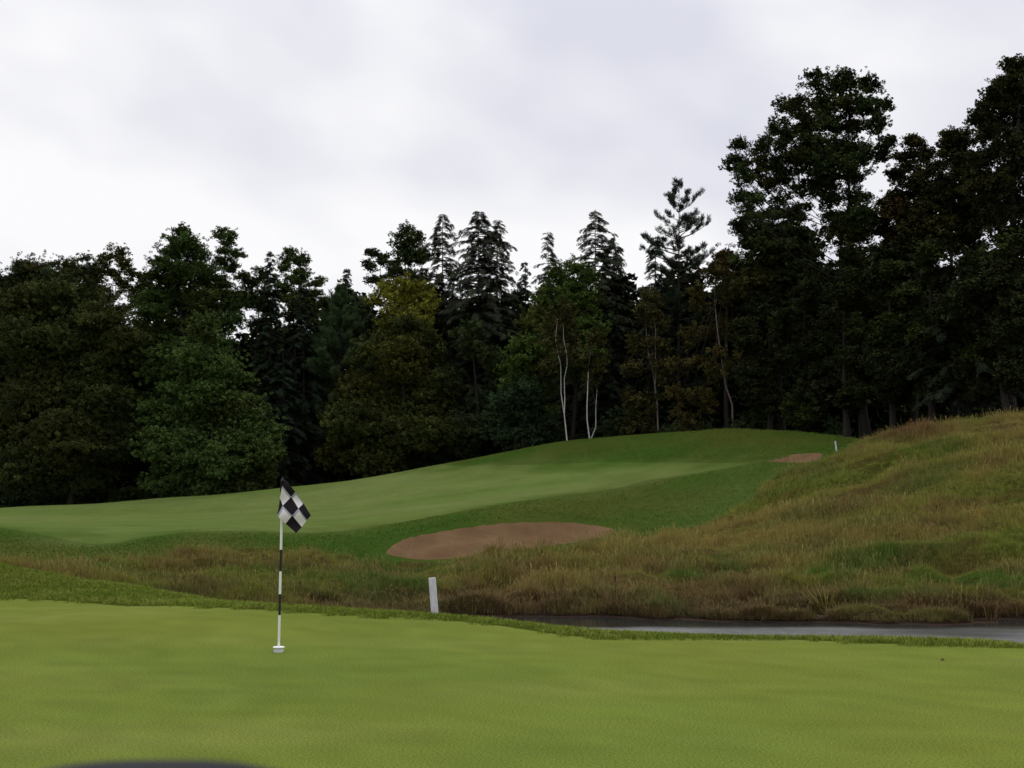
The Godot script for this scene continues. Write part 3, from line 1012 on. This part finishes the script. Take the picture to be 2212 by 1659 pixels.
	broadleaf("aspen_tree", "bright green aspen with a full crown above the forked white birch", 1235, 92, [[1242, 572, 18], [1212, 594, 24], [1270, 596, 25], [1186, 640, 30], [1244, 640, 36], [1286, 646, 22], [1160, 690, 34], [1220, 700, 40], [1278, 712, 34], [1136, 760, 38], [1200, 770, 40], [1270, 775, 30], [1110, 820, 34], [1160, 840, 36]], Color(0.056, 0.080, 0.018), {"group": edge, "other": Color(0.080, 0.082, 0.020), "share": 0.2})
	broadleaf("alder_tree", "dull bluish green alder low at the foot of the bright aspen", 1130, 90, [[1130, 850, 34], [1098, 885, 38], [1150, 900, 36], [1085, 935, 32], [1130, 945, 34], [1176, 930, 28]], Color(0.026, 0.038, 0.018), {"group": edge})
	birch("birch_tree", "white birch forking into two stems at a third of its height", 1226, 88, [[[1226, 954], [1222, 925], [1219, 895], [1212, 851], [1211, 788], [1204, 758], [1200, 730], [1204, 690]], [[1219, 893, 1], [1220, 863], [1219, 817], [1225, 790], [1224, 765], [1218, 735], [1216, 700]]], [[1205, 690, 26], [1230, 720, 26], [1190, 740, 26], [1222, 670, 22], [1240, 760, 22], [1185, 790, 20]], Color(0.055, 0.052, 0.018), {"group": edge, "other": Color(0.060, 0.052, 0.018), "dens": 0.8})
	birch("birch_tree", "slim white birch with a second bent stem from the same root", 1275, 87, [[[1275, 950], [1268, 908], [1268, 879], [1271, 804], [1275, 760], [1280, 720]], [[1277, 948, 1], [1287, 922], [1287, 880], [1290, 840]]], [[1280, 740, 24], [1265, 770, 24], [1295, 780, 22], [1275, 810, 22]], Color(0.050, 0.048, 0.016), {"group": edge, "girth": 0.055, "other": Color(0.054, 0.050, 0.016), "dens": 0.8})
	conifer("spruce_tree", "black narrow spruce between the white birches and the reddish one", 1318, 93, 640, 46, spruce * 0.75, {"group": edge, "low": 0.02})
	birch("birch_tree", "reddish brown birch with a thin pale forked stem", 1422, 86, [[[1422, 931], [1419, 867], [1414, 826], [1408, 794], [1401, 767], [1398, 735], [1394, 690]], [[1415, 830, 1], [1417, 800], [1416, 766], [1416, 721], [1412, 680]]], [[1402, 636, 20], [1392, 672, 26], [1420, 682, 24], [1378, 730, 28], [1424, 740, 26], [1368, 790, 28], [1420, 800, 26], [1362, 850, 28], [1400, 860, 28], [1360, 905, 24], [1398, 910, 24]], Color(0.058, 0.050, 0.018), {"group": edge, "bark": "brown_birch", "girth": 0.06, "other": Color(0.055, 0.050, 0.016), "dens": 0.9})
	conifer("pine_tree", "tall white pine with upswept plumes on the skyline", 1467, 94, 401, 84, Color(0.026, 0.038, 0.020), {"group": edge, "kind": "pine", "step": 0.62, "uneven": 0.35, "whorl": 4, "taper": 0.75, "full": 0.28, "low": 0.22, "dens": 0.8, "size": 0.85})
	conifer("spruce_tree", "dark spindle shaped spruce in front of the tall white pine", 1416, 90, 510, 30, spruce * 0.8, {"group": edge, "taper": 0.5})
	birch("birch_tree", "birch with one long wavering pale stem near the top of the hill", 1583, 82, [[[1583, 924], [1581, 874], [1568, 834], [1561, 787], [1550, 721], [1543, 648], [1546, 600], [1547, 570]], [[1545, 655, 1], [1558, 615], [1566, 590]]], [[1545, 590, 26], [1512, 640, 34], [1578, 634, 34], [1490, 700, 34], [1550, 705, 38], [1600, 710, 34], [1480, 775, 34], [1540, 785, 40], [1600, 790, 34], [1470, 850, 32], [1520, 860, 34], [1478, 900, 26]], Color(0.058, 0.050, 0.015), {"group": edge, "bark": "brown_birch", "girth": 0.075, "other": Color(0.062, 0.050, 0.016), "dens": 0.9})
	broadleaf("maple_tree", "small russet topped maple between the white pine and the tall oak", 1575, 90, [[1565, 548, 20], [1590, 566, 20], [1550, 580, 22], [1605, 600, 24], [1570, 620, 30]], Color(0.070, 0.040, 0.016), {"group": edge, "other": olive, "dens": 0.9})
	# right
	broadleaf("oak_tree", "tallest oak with an open, lobed crown against the sky", 1883, 74, z3([[1040, 232, 48], [1160, 250, 62], [1232, 232, 44], [1350, 255, 58], [880, 372, 42], [950, 372, 54], [1080, 360, 80], [1220, 372, 70], [1345, 360, 70], [1430, 372, 36], [850, 490, 42], [1000, 466, 62], [1150, 480, 54], [1400, 480, 44], [930, 540, 48], [636, 585, 40], [760, 585, 52], [860, 585, 46], [1100, 570, 64], [1270, 600, 54], [1445, 580, 38], [615, 700, 56], [740, 700, 62], [880, 690, 64], [1020, 680, 72], [1170, 640, 80], [1310, 640, 60], [1415, 650, 46], [655, 770, 50], [800, 800, 42], [900, 795, 60], [1030, 815, 66], [1150, 790, 54], [632, 885, 36], [700, 890, 36], [1270, 760, 46], [1120, 860, 48], [1290, 880, 46], [1000, 570, 60], [960, 640, 60], [1080, 700, 70], [1230, 700, 60], [1240, 985, 62], [1330, 950, 70], [1140, 990, 46], [1200, 1100, 90], [1300, 1070, 80], [1240, 480, 54], [1090, 460, 60]]), Color(0.034, 0.046, 0.016), {"group": edge, "girth": 0.27, "mid": Vector3(-1.3, 10.5, 0), "leaf": 0.64, "dens": 0.85, "grow": 1.28, "other": Color(0.045, 0.042, 0.014), "share": 0.12})
	broadleaf("maple_tree", "round maple nestling under the left arm of the tall oak", 1700, 82, z3([[690, 975, 66], [830, 955, 66], [935, 985, 66], [640, 1060, 50], [750, 1070, 80], [880, 1075, 90], [680, 1135, 44], [1000, 1080, 60], [780, 1190, 100], [950, 1180, 100], [830, 1330, 120], [1000, 1340, 110], [720, 1370, 90]]), Color(0.028, 0.034, 0.012), {"group": edge, "other": Color(0.05, 0.042, 0.014)})
	broadleaf("maple_tree", "maple with a rusty tuft on top, right shoulder of the tall oak", 1975, 73, z3([[1590, 580, 34], [1650, 630, 56], [1560, 670, 50], [1700, 705, 60], [1600, 770, 70], [1500, 760, 44], [1650, 870, 90], [1490, 880, 66], [1560, 980, 90], [1700, 1000, 90], [1430, 960, 70], [1420, 1060, 80], [1600, 1110, 100], [1720, 860, 70]]), Color(0.034, 0.032, 0.012), {"group": edge, "other": Color(0.065, 0.038, 0.014), "share": 0.14, "dens": 0.9, "grow": 1.22})
	broadleaf("maple_tree", "dark bushy maple beside the giant at the right edge", 2065, 70, z3([[1790, 550, 40], [1870, 570, 50], [1810, 640, 66], [1900, 690, 80], [1840, 790, 95], [1950, 840, 95], [1800, 930, 95], [1920, 980, 100], [1720, 860, 80], [1760, 1080, 100], [1900, 1120, 100]]), Color(0.026, 0.028, 0.011), {"group": edge, "grow": 1.22, "other": brown * 0.8})
	broadleaf("maple_tree", "giant brownish maple cut off by the right edge of the picture", 2190, 65, z3([[2150, 142, 34], [2205, 160, 50], [2130, 250, 66], [2060, 290, 56], [2025, 360, 58], [2140, 360, 80], [1965, 425, 46], [2055, 455, 70], [2200, 470, 100], [1990, 520, 66], [2100, 580, 90], [2250, 620, 110], [2000, 670, 80], [2150, 740, 100], [2300, 400, 110], [2330, 780, 110], [2010, 820, 100], [2130, 900, 110], [2030, 980, 110], [2180, 1060, 110], [2240, 300, 70]]), Color(0.038, 0.034, 0.013), {"group": edge, "grow": 1.2, "girth": 0.32, "other": Color(0.026, 0.028, 0.011), "share": 0.4})
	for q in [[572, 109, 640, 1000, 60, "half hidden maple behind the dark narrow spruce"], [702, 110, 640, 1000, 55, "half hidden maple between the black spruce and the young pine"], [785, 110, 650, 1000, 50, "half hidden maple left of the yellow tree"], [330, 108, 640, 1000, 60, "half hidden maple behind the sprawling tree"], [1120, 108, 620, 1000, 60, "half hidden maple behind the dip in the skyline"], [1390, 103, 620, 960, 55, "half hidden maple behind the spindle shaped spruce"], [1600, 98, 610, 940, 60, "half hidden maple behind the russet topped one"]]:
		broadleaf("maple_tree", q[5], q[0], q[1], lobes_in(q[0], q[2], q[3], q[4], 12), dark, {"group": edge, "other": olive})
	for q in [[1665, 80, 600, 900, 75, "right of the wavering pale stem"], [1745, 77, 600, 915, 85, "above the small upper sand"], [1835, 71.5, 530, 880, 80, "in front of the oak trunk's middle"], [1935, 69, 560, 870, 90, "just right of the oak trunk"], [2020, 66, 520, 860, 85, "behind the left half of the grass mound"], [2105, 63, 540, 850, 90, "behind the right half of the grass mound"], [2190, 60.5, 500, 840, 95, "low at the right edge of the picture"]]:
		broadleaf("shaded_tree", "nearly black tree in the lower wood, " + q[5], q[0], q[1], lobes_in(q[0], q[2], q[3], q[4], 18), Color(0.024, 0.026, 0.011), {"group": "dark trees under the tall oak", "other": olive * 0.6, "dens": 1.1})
	conifer("hemlock_tree", "dark hemlock with level boughs at the right above the grass mound", 2080, 64, 600, 120, Color(0.016, 0.022, 0.012), {"group": edge, "kind": "hemlock", "low": 0.06, "uneven": 0.6})
	broadleaf("sapling", "thin grey sapling close to the left of the oak trunk", 1866, 72, [[1862, 800, 18], [1850, 830, 16], [1872, 840, 14]], Color(0.028, 0.030, 0.012), {"girth": 0.10})
	# bushes along the foot of the wood
	var spots := [[-10, "at the far left edge of the picture"], [90, "under the brownish olive maple on the left"], [215, "just left of the low spreading green maple"], [345, "under the left side of the low spreading green maple"], [600, "straight above the flag"], [690, "right of the flag, under the black spruces"], [765, "under the left side of the orange tinged maple"], [1000, "between the orange tinged maple and the bluish alder"], [1185, "just left of the forked white birch"], [1335, "under the black narrow spruce by the birches"], [1485, "between the reddish birch and the wavering pale stem"], [1655, "just right of the wavering pale stem on the hilltop"], [1765, "straight above the small upper sand"], [1955, "behind the left end of the grass mound"], [2075, "behind the middle of the grass mound"], [2195, "behind the mound at the right edge of the picture"]]
	for q in spots:
		var px: float = q[0]
		var d := 99.0 if px < 800 else lerpf(99.0, 86.0, (px - 800.0) / 500.0) if px < 1300 else lerpf(86.0, 78.0, (px - 1300.0) / 400.0) if px < 1700 else lerpf(75.0, 62.0, (px - 1700.0) / 500.0)
		d += 4.0
		var b := foot(px, d)
		var base_px := 829.5 - F * tan(atan2(b.y - EYE, d) - PITCH)
		var hgt := rng.randf_range(45, 95)
		broadleaf("bush", "dark bush at the wood's foot, " + q[1], px, d, lobes_in(px, base_px - hgt, base_px, rng.randf_range(60, 80), 6), [dark, dark, green * 0.7, olive * 0.6][rng.randi_range(0, 3)], {"group": "bushes along the foot of the wood", "girth": 0.06, "dens": 0.9})
	# what is seen between the trunks: more of the wood, deeper in
	var cp := Copies3D.new()
	var tr := MB.new()
	for i in 30000:
		var x := rng.randf_range(-62, 62)
		var far := 112.0 if x < 0 else lerpf(112.0, 86.0, clampf(x / 22.0, 0, 1))
		var z := -(far + rng.randf_range(0, 16))
		var g := ground(x, z)
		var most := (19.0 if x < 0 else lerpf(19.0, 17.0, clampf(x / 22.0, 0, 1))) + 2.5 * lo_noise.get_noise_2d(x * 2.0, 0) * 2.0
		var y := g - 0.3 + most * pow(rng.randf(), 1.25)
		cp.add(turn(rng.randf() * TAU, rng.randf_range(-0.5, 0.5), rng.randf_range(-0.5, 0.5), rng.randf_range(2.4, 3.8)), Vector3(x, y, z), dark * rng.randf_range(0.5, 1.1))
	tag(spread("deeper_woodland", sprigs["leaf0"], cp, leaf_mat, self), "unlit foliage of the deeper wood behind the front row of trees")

func grasses() -> void:
	var lush := grass_tuft(18, 0.27, 0.013, 0.15, 0.4)
	var stalks := grass_tuft(9, 0.46, 0.009, 0.18, 0.25, 0.6)
	var short := grass_tuft(9, 0.062, 0.0055, 0.06, 0.5)
	var fallen := grass_tuft(30, 0.20, 0.007, 0.20, 1.1, 0.1)
	var m := tinted(0.85, 0.15)
	var a := Copies3D.new()
	var b := Copies3D.new()
	var c := Copies3D.new()
	for i in 210000:
		var d := 28.0 + 44.0 * pow(rng.randf(), 1.2)
		var x := rng.randf_range(-0.50, 0.56) * d
		var z := -d
		if kind_of(cell(x, z)) != MEADOW: continue
		var h := ground(x, z)
		if h < WATER + 0.06: continue
		var over := h - WATER
		var n1 := lo_noise.get_noise_2d(x * 0.9, z * 2.2)
		var n2 := mid_noise.get_noise_2d(x * 0.8, z * 0.8)
		var n3 := mid_noise.get_noise_2d(x * 0.3 + 90.0, z * 0.6)
		var dry := clampf(0.42 + 1.25 * n1 + 0.7 * n2, 0, 1) * (0.6 if x < -2.0 else 1.0)
		var col := Color(0.112, 0.158, 0.022).lerp(Color(0.180, 0.186, 0.034), rng.randf())
		col = col.lerp(Color(0.280, 0.202, 0.062), dry * rng.randf_range(0.3, 0.9))
		col = col.lerp(Color(0.050, 0.098, 0.018), sstep(0.14, 0.42, n3) * 0.6)
		col = col.lerp(Color(0.125, 0.062, 0.030), sstep(0.22, 0.5, mid_noise.get_noise_2d(x * 0.5 - 30.0, z * 0.9)) * (0.3 if x < -2.0 else 0.55))
		col = col.lerp(Color(0.120, 0.060, 0.030), sstep(2.6, 0.6, Vector2(x - 19.8, (z + 59.5) * 0.4).length()))
		var low := sstep(2.4, 0.6, over)
		col = col.lerp(Color(0.060, 0.135, 0.022), low * sstep(0.02, 0.30, mid_noise.get_noise_2d(x * 0.45 + 11.0, z * 0.7)) * 0.75)
		col = col.lerp(Color(0.125, 0.066, 0.034), low * sstep(0.05, 0.30, mid_noise.get_noise_2d(x * 0.5 - 57.0, z * 0.8)) * 0.55)
		col = col.lerp(Color(0.088, 0.052, 0.032), sstep(0.75, 0.12, over) * 0.6)
		col *= rng.randf_range(0.85, 1.55)
		var size := (0.75 + 0.8 * maxf(n2, -0.5) + 0.3 * n3) * rng.randf_range(0.7, 1.2)
		if x < -1.0: size *= 0.8
		var t := turn(rng.randf() * TAU, rng.randf_range(-0.2, 0.2), rng.randf_range(-0.2, 0.2), maxf(size, 0.35))
		if over < 0.45 and rng.randf() < clampf(0.45 + 1.6 * n2, 0.05, 0.9):
			c.add(t, Vector3(x, h - 0.02, z), Color(0.165, 0.102, 0.050).lerp(col, 0.5) * rng.randf_range(0.6, 1.1))
		elif rng.randf() < 0.12 + 0.3 * dry:
			b.add(t, Vector3(x, h - 0.02, z), col.lerp(Color(0.27, 0.20, 0.075), 0.4))
		else:
			a.add(t, Vector3(x, h - 0.02, z), col)
	tag(spread("tall_grass", lush, a, m, self), "tall unmown green and olive grass on the bank beyond the pond")
	tag(spread("seeding_grass", stalks, b, m, self), "dry tan seeding stalks among the tall grass on the bank")
	tag(spread("fallen_grass", fallen, c, m, self), "brown bent grass hanging over the muddy pond shore")
	var e := Copies3D.new()
	for i in 130000:
		var d := rng.randf_range(13.0, 33.0)
		var x := rng.randf_range(-0.52, 0.50) * d
		var z := -d
		if kind_of(cell(x, z)) != COLLAR: continue
		var n := mid_noise.get_noise_2d(x * 1.2, z * 1.2)
		var col := Color(0.125, 0.175, 0.020).lerp(Color(0.185, 0.215, 0.038), clampf(0.5 + n + rng.randf_range(-0.4, 0.4), 0, 1)) * rng.randf_range(0.75, 1.25)
		e.add(turn(rng.randf() * TAU, rng.randf_range(-0.2, 0.2), rng.randf_range(-0.2, 0.2), rng.randf_range(0.7, 1.3) * (1.0 + 0.4 * n)), Vector3(x, ground(x, z) - 0.005, z), col)
	tag(spread("collar_grass", short, e, m, self), "short thick grass of the collar round the putting green")
	var g := Copies3D.new()
	for i in 40000:
		var d := 42.0 + 36.0 * pow(rng.randf(), 1.3)
		var x := rng.randf_range(-0.46, 0.30) * d
		var z := -d
		var k := cell(x, z)
		if kind_of(k) != ROUGH or gf[FAIRWAY][k] > -0.6 or gf[SAND][k] > -0.8: continue
		var col := hue(ROUGH, x, z, 0.0, gf[FAIRWAY][k], 2.0) * rng.randf_range(1.1, 1.45)
		col = col.lerp(Color(0.14, 0.14, 0.03), rng.randf() * 0.25)
		g.add(turn(rng.randf() * TAU, rng.randf_range(-0.2, 0.2), rng.randf_range(-0.2, 0.2), rng.randf_range(0.8, 1.6)), Vector3(x, ground(x, z) - 0.005, z), col)
	tag(spread("rough_grass", grass_tuft(9, 0.055, 0.012, 0.12, 0.9), g, m, self), "mown but thick green grass of the rough beyond the pond")
	# single clumps that stand out on the shore
	for q in [[1787, 1322, 31.2, 1.3, Color(0.16, 0.13, 0.03), "yellow green clump of reeds leaning over the mud at the water"], [1215, 1318, 31.3, 1.2, Color(0.13, 0.085, 0.04), "tan clump of dead reeds at the left end of the water"], [1330, 1322, 31.0, 1.4, Color(0.12, 0.075, 0.036), "wide brown clump of reeds fallen towards the pond"]]:
		var w := at(q[0], q[1], q[2])
		var mm := tinted(0.85, 0.15)
		mm.vertex_color_use_as_albedo = false
		mm.albedo_color = q[4].linear_to_srgb()
		var t := thing("reed_clump", q[5], "reeds", Vector3(w.x, ground(w.x, w.z) - 0.03, w.z))
		t.rotation.y = rng.randf() * TAU
		part("blades", grass_tuft(46, 0.62 * q[3], 0.018, 0.2, 0.8, 0.1), mm, t)

func flagstick() -> void:
	var w := at(602, 1411, 13.6)
	var y := ground(w.x, w.z)
	var k := 13.6 / F * 0.5401 * 0.966                     # metres per pixel of the photograph at that distance
	var foot_ := Vector3(w.x, y, w.z)
	var white := plain(Color(0.72, 0.74, 0.68), 0.45, 0.5)
	var black := plain(Color(0.012, 0.010, 0.010), 0.5, 0.4)
	var cup := thing("hole_cup", "white plastic cup with a rim raised above the hole at the flagstick's foot", "golf cup", foot_)
	var mb := MB.new()
	lathe(mb, [[0.050, -0.04], [0.056, 0.0], [0.056, 0.032], [0.050, 0.035], [0.050, 0.045]], 32)
	part("liner", mb.mesh(), plain(Color(0.55, 0.56, 0.56), 0.5, 0.4), cup)
	mb = MB.new()
	lathe(mb, [[0.0, 0.045], [0.062, 0.045], [0.066, 0.049], [0.066, 0.056], [0.062, 0.060], [0.0, 0.062]], 32)
	part("rim", mb.mesh(), plain(Color(0.82, 0.82, 0.80), 0.4, 0.5), cup)
	var o := thing("flagstick", "striped black and white flagstick with a limp checkered flag", "golf flag", foot_ + Vector3(0, 0.0602, 0))
	var bottom := 2597.0
	var y_of := func(p): return (bottom - p) * k
	var stripes := [[2597, 2471, white], [2471, 2387, black], [2387, 2295, white], [2295, 2207, black], [2207, 2060, white], [2060, 1926, black]]
	for s in stripes:
		mb = MB.new()
		var a: float = y_of.call(s[0])
		var b: float = y_of.call(s[1])
		lathe(mb, [[0.0, a + 0.0004], [0.0142, a + 0.0004], [0.0138, b], [0.0, b]], 20)
		part("pole_band", mb.mesh(), s[2], o)
	mb = MB.new()
	var ty: float = y_of.call(1926)
	lathe(mb, [[0.0, ty + 0.0005], [0.020, ty + 0.0005], [0.021, ty + 0.012], [0.012, ty + 0.016], [0.010, ty + 0.034], [0.0, ty + 0.038]], 20)
	part("finial", mb.mesh(), black, o)
	# the flag: three rows of three checks drooping from the pole, the hoist side folded back along it
	var flag := MB.new()
	var zk := k / 4.74
	var pole_x := 545.0
	var nodes := {}
	var spots := [[[640, 215], [565, 315], [520, 560], [505, 700]], [[810, 430], [725, 530], [578, 700], [492, 900]], [[960, 655], [878, 755], [770, 890], [640, 1050]], [[1112, 890], [1040, 975], [940, 1115], [850, 1232]]]
	var depth := [[0.018, 0.03, 0.045, 0.05], [0.0, 0.012, 0.042, 0.06], [-0.02, 0.0, 0.03, 0.045], [-0.05, -0.02, 0.0, 0.03]]
	var cloth := Color(0.70, 0.66, 0.64)
	var seam := Color(0.34, 0.34, 0.38)
	var ink := Color(0.016, 0.013, 0.018)
	var n := 6
	for a in 3:
		for b in 3:
			var first := flag.v.size()
			var whitecell := (a + b) % 2 == 1
			for i in n + 1:
				for j in n + 1:
					var u := float(i) / n
					var v := float(j) / n
					var p := Vector3.ZERO
					for e in [[0, 0, (1 - u) * (1 - v)], [1, 0, u * (1 - v)], [0, 1, (1 - u) * v], [1, 1, u * v]]:
						var sp: Array = spots[a + e[0]][b + e[1]]
						p += Vector3((sp[0] - pole_x) * zk, 0.0, depth[a + e[0]][b + e[1]] + 0.02) * e[2]
						p.y += (1880.0 + sp[1] / 4.74) * e[2]
					p.y = (bottom - p.y) * k
					p.z += 0.018 * sin((a + u) * 2.6 + (b + v) * 1.7)
					flag.v.append(p)
					flag.uv.append(Vector2(a + u, b + v))
			for i in n:
				for j in n:
					var c := ink
					if whitecell: c = seam if (j == 0 or (i == 0 and a > 0)) else cloth
					var q := first + i * (n + 1) + j
					var f := nodes.size()
					nodes[f] = [q, q + n + 1, q + n + 2, q + 1, c]
	var fm := MB.new()
	for f in nodes:
		var q: Array = nodes[f]
		var s := fm.v.size()
		var nn: Vector3 = (flag.v[q[1]] - flag.v[q[0]]).cross(flag.v[q[3]] - flag.v[q[0]]).normalized()
		for back in [0.0, -0.0008]:
			for e in 4:
				fm.v.append(flag.v[q[e]] + Vector3(0, 0, back)); fm.c.append(q[4])
		fm.tri(s, s + 1, s + 2); fm.tri(s, s + 2, s + 3)
		fm.tri(s + 4, s + 6, s + 5); fm.tri(s + 4, s + 7, s + 6)
	var fabric := tinted(0.85, 0.2)
	part("flag", fm.mesh(), fabric, o)
	# black hoist sleeve hanging round the pole, wider at the top where the cloth gathers
	mb = MB.new()
	var prof := []
	for q in [[880, 0.0], [800, 12.0], [690, 26.0], [560, 34.0], [430, 44.0], [300, 54.0], [225, 62.0], [212, 40.0], [210, 0.0]]:
		prof.append([q[0], q[1]])
	var sides := 14
	for q in prof:
		for s in sides:
			var wv := TAU * s / sides
			var rr: float = q[1] * zk
			var cx: float = (505.0 + q[1] - pole_x) * zk if q[0] > 215 else (565.0 - pole_x) * zk
			if q[1] == 0.0: rr = 0.001
			mb.v.append(Vector3(cx + rr * cos(wv), (bottom - (1880.0 + q[0] / 4.74)) * k, rr * 0.9 * sin(wv) * (1.0 + 0.25 * sin(3.0 * wv)) + 0.002))
	for i in prof.size() - 1:
		for s in sides:
			var p := i * sides + s
			var q := i * sides + (s + 1) % sides
			mb.tri(p, p + sides, q + sides); mb.tri(p, q + sides, q)
	part("hoist_sleeve", mb.mesh(), plain(Color(0.013, 0.011, 0.013), 0.85, 0.2), o)

func fallen_leaf() -> void:
	var w := at(2032, 1420, 12.6)
	var mb := MB.new()
	for q in [[0.0, 0.0], [0.9, 0.01], [-0.9, 0.012]]:
		leaf(mb, Vector3.ZERO, Vector3(0.04, 0.012 + q[1], 0).rotated(Vector3.UP, q[0]), Vector3(0, 0, 0.026).rotated(Vector3.UP, q[0]))
	tag(part("fallen_leaf", mb.mesh(), plain(Color(0.10, 0.05, 0.02), 0.8, 0.2), self), "small curled brown leaf lying alone on the green at right", "leaf")
	var o: MeshInstance3D = get_child(get_child_count() - 1)
	o.position = Vector3(w.x, ground(w.x, w.z) + 0.003, w.z)

func post(called: String, label: String, where: Vector3, width: float, thick: float, height: float, lean: float) -> void:
	var t := thing(called, label, "stake", where)
	t.rotation = Vector3(0.0, 0.16, lean)
	var mb := MB.new()
	var e := width * 0.06
	var rings := [[1.0, -0.15], [1.0, height - e], [0.90, height]]
	for r in rings:
		var a: float = width * 0.5 * r[0]
		var b: float = thick * 0.5 * r[0]
		for q in [[-a, -b + e], [-a + e, -b], [a - e, -b], [a, -b + e], [a, b - e], [a - e, b], [-a + e, b], [-a, b - e]]:
			mb.v.append(Vector3(q[0], r[1], q[1]))
	for i in rings.size() - 1:
		for s in 8:
			var p := i * 8 + s
			var q := i * 8 + (s + 1) % 8
			mb.tri(p, p + 8, q + 8); mb.tri(p, q + 8, q)
	var top := (rings.size() - 1) * 8
	for s in range(1, 7): mb.tri(top, top + s + 1, top + s)
	var paint := plain(Color.WHITE, 0.7, 0.3)
	paint.albedo_color = Color(0.66, 0.65, 0.65).linear_to_srgb()
	paint.albedo_texture = noise_tex(0.02, 0.86, 1.0, 44, 256, 4)
	paint.uv1_triplanar = true
	paint.uv1_scale = Vector3(4, 1.2, 4)
	part("shaft", mb.mesh(), paint, t)

func stakes() -> void:
	var w := at(940, 1338, 18.3)
	post("white_stake", "white square wooden stake leaning left at the edge of the collar", Vector3(w.x, ground(w.x, w.z), w.z), 0.108, 0.06, 0.60, 0.087)
	w = at(1807, 975, 61.6)
	post("white_stake", "small white stake far off on the hill by the upper sand", Vector3(w.x, ground(w.x, w.z), w.z), 0.075, 0.04, 0.53, 0.12)

func cowl() -> void:      # the rounded dark front of the vehicle the picture was taken from, just in view at the bottom left
	var mb := MB.new()
	var top := at(310, 1657, 0.85)
	var half := Vector3(0.36, top.y * 0.5, 0.26)
	var c := Vector3(top.x, top.y * 0.5, top.z)
	var n := 40
	for j in n + 1:
		var la := lerpf(-PI / 2, PI / 2, float(j) / n)
		for i in n * 2 + 1:
			var lo := TAU * i / (n * 2)
			var f := func(v: float) -> float: return signf(v) * pow(absf(v), 0.8)
			var p := Vector3(f.call(cos(la)) * f.call(cos(lo)), f.call(sin(la)), f.call(cos(la)) * f.call(sin(lo)))
			mb.v.append(c + p * half)
			mb.n.append((p / half).normalized())
	for j in n:
		for i in n * 2:
			var k := j * (n * 2 + 1) + i
			mb.tri(k, k + n * 2 + 2, k + n * 2 + 1); mb.tri(k, k + 1, k + n * 2 + 2)
	tag(part("vehicle_cowl", mb.mesh(), plain(Color(0.013, 0.013, 0.017), 0.7, 0.2), self), "blurred dark rounded rim close to the camera at bottom left", "vehicle cowl")
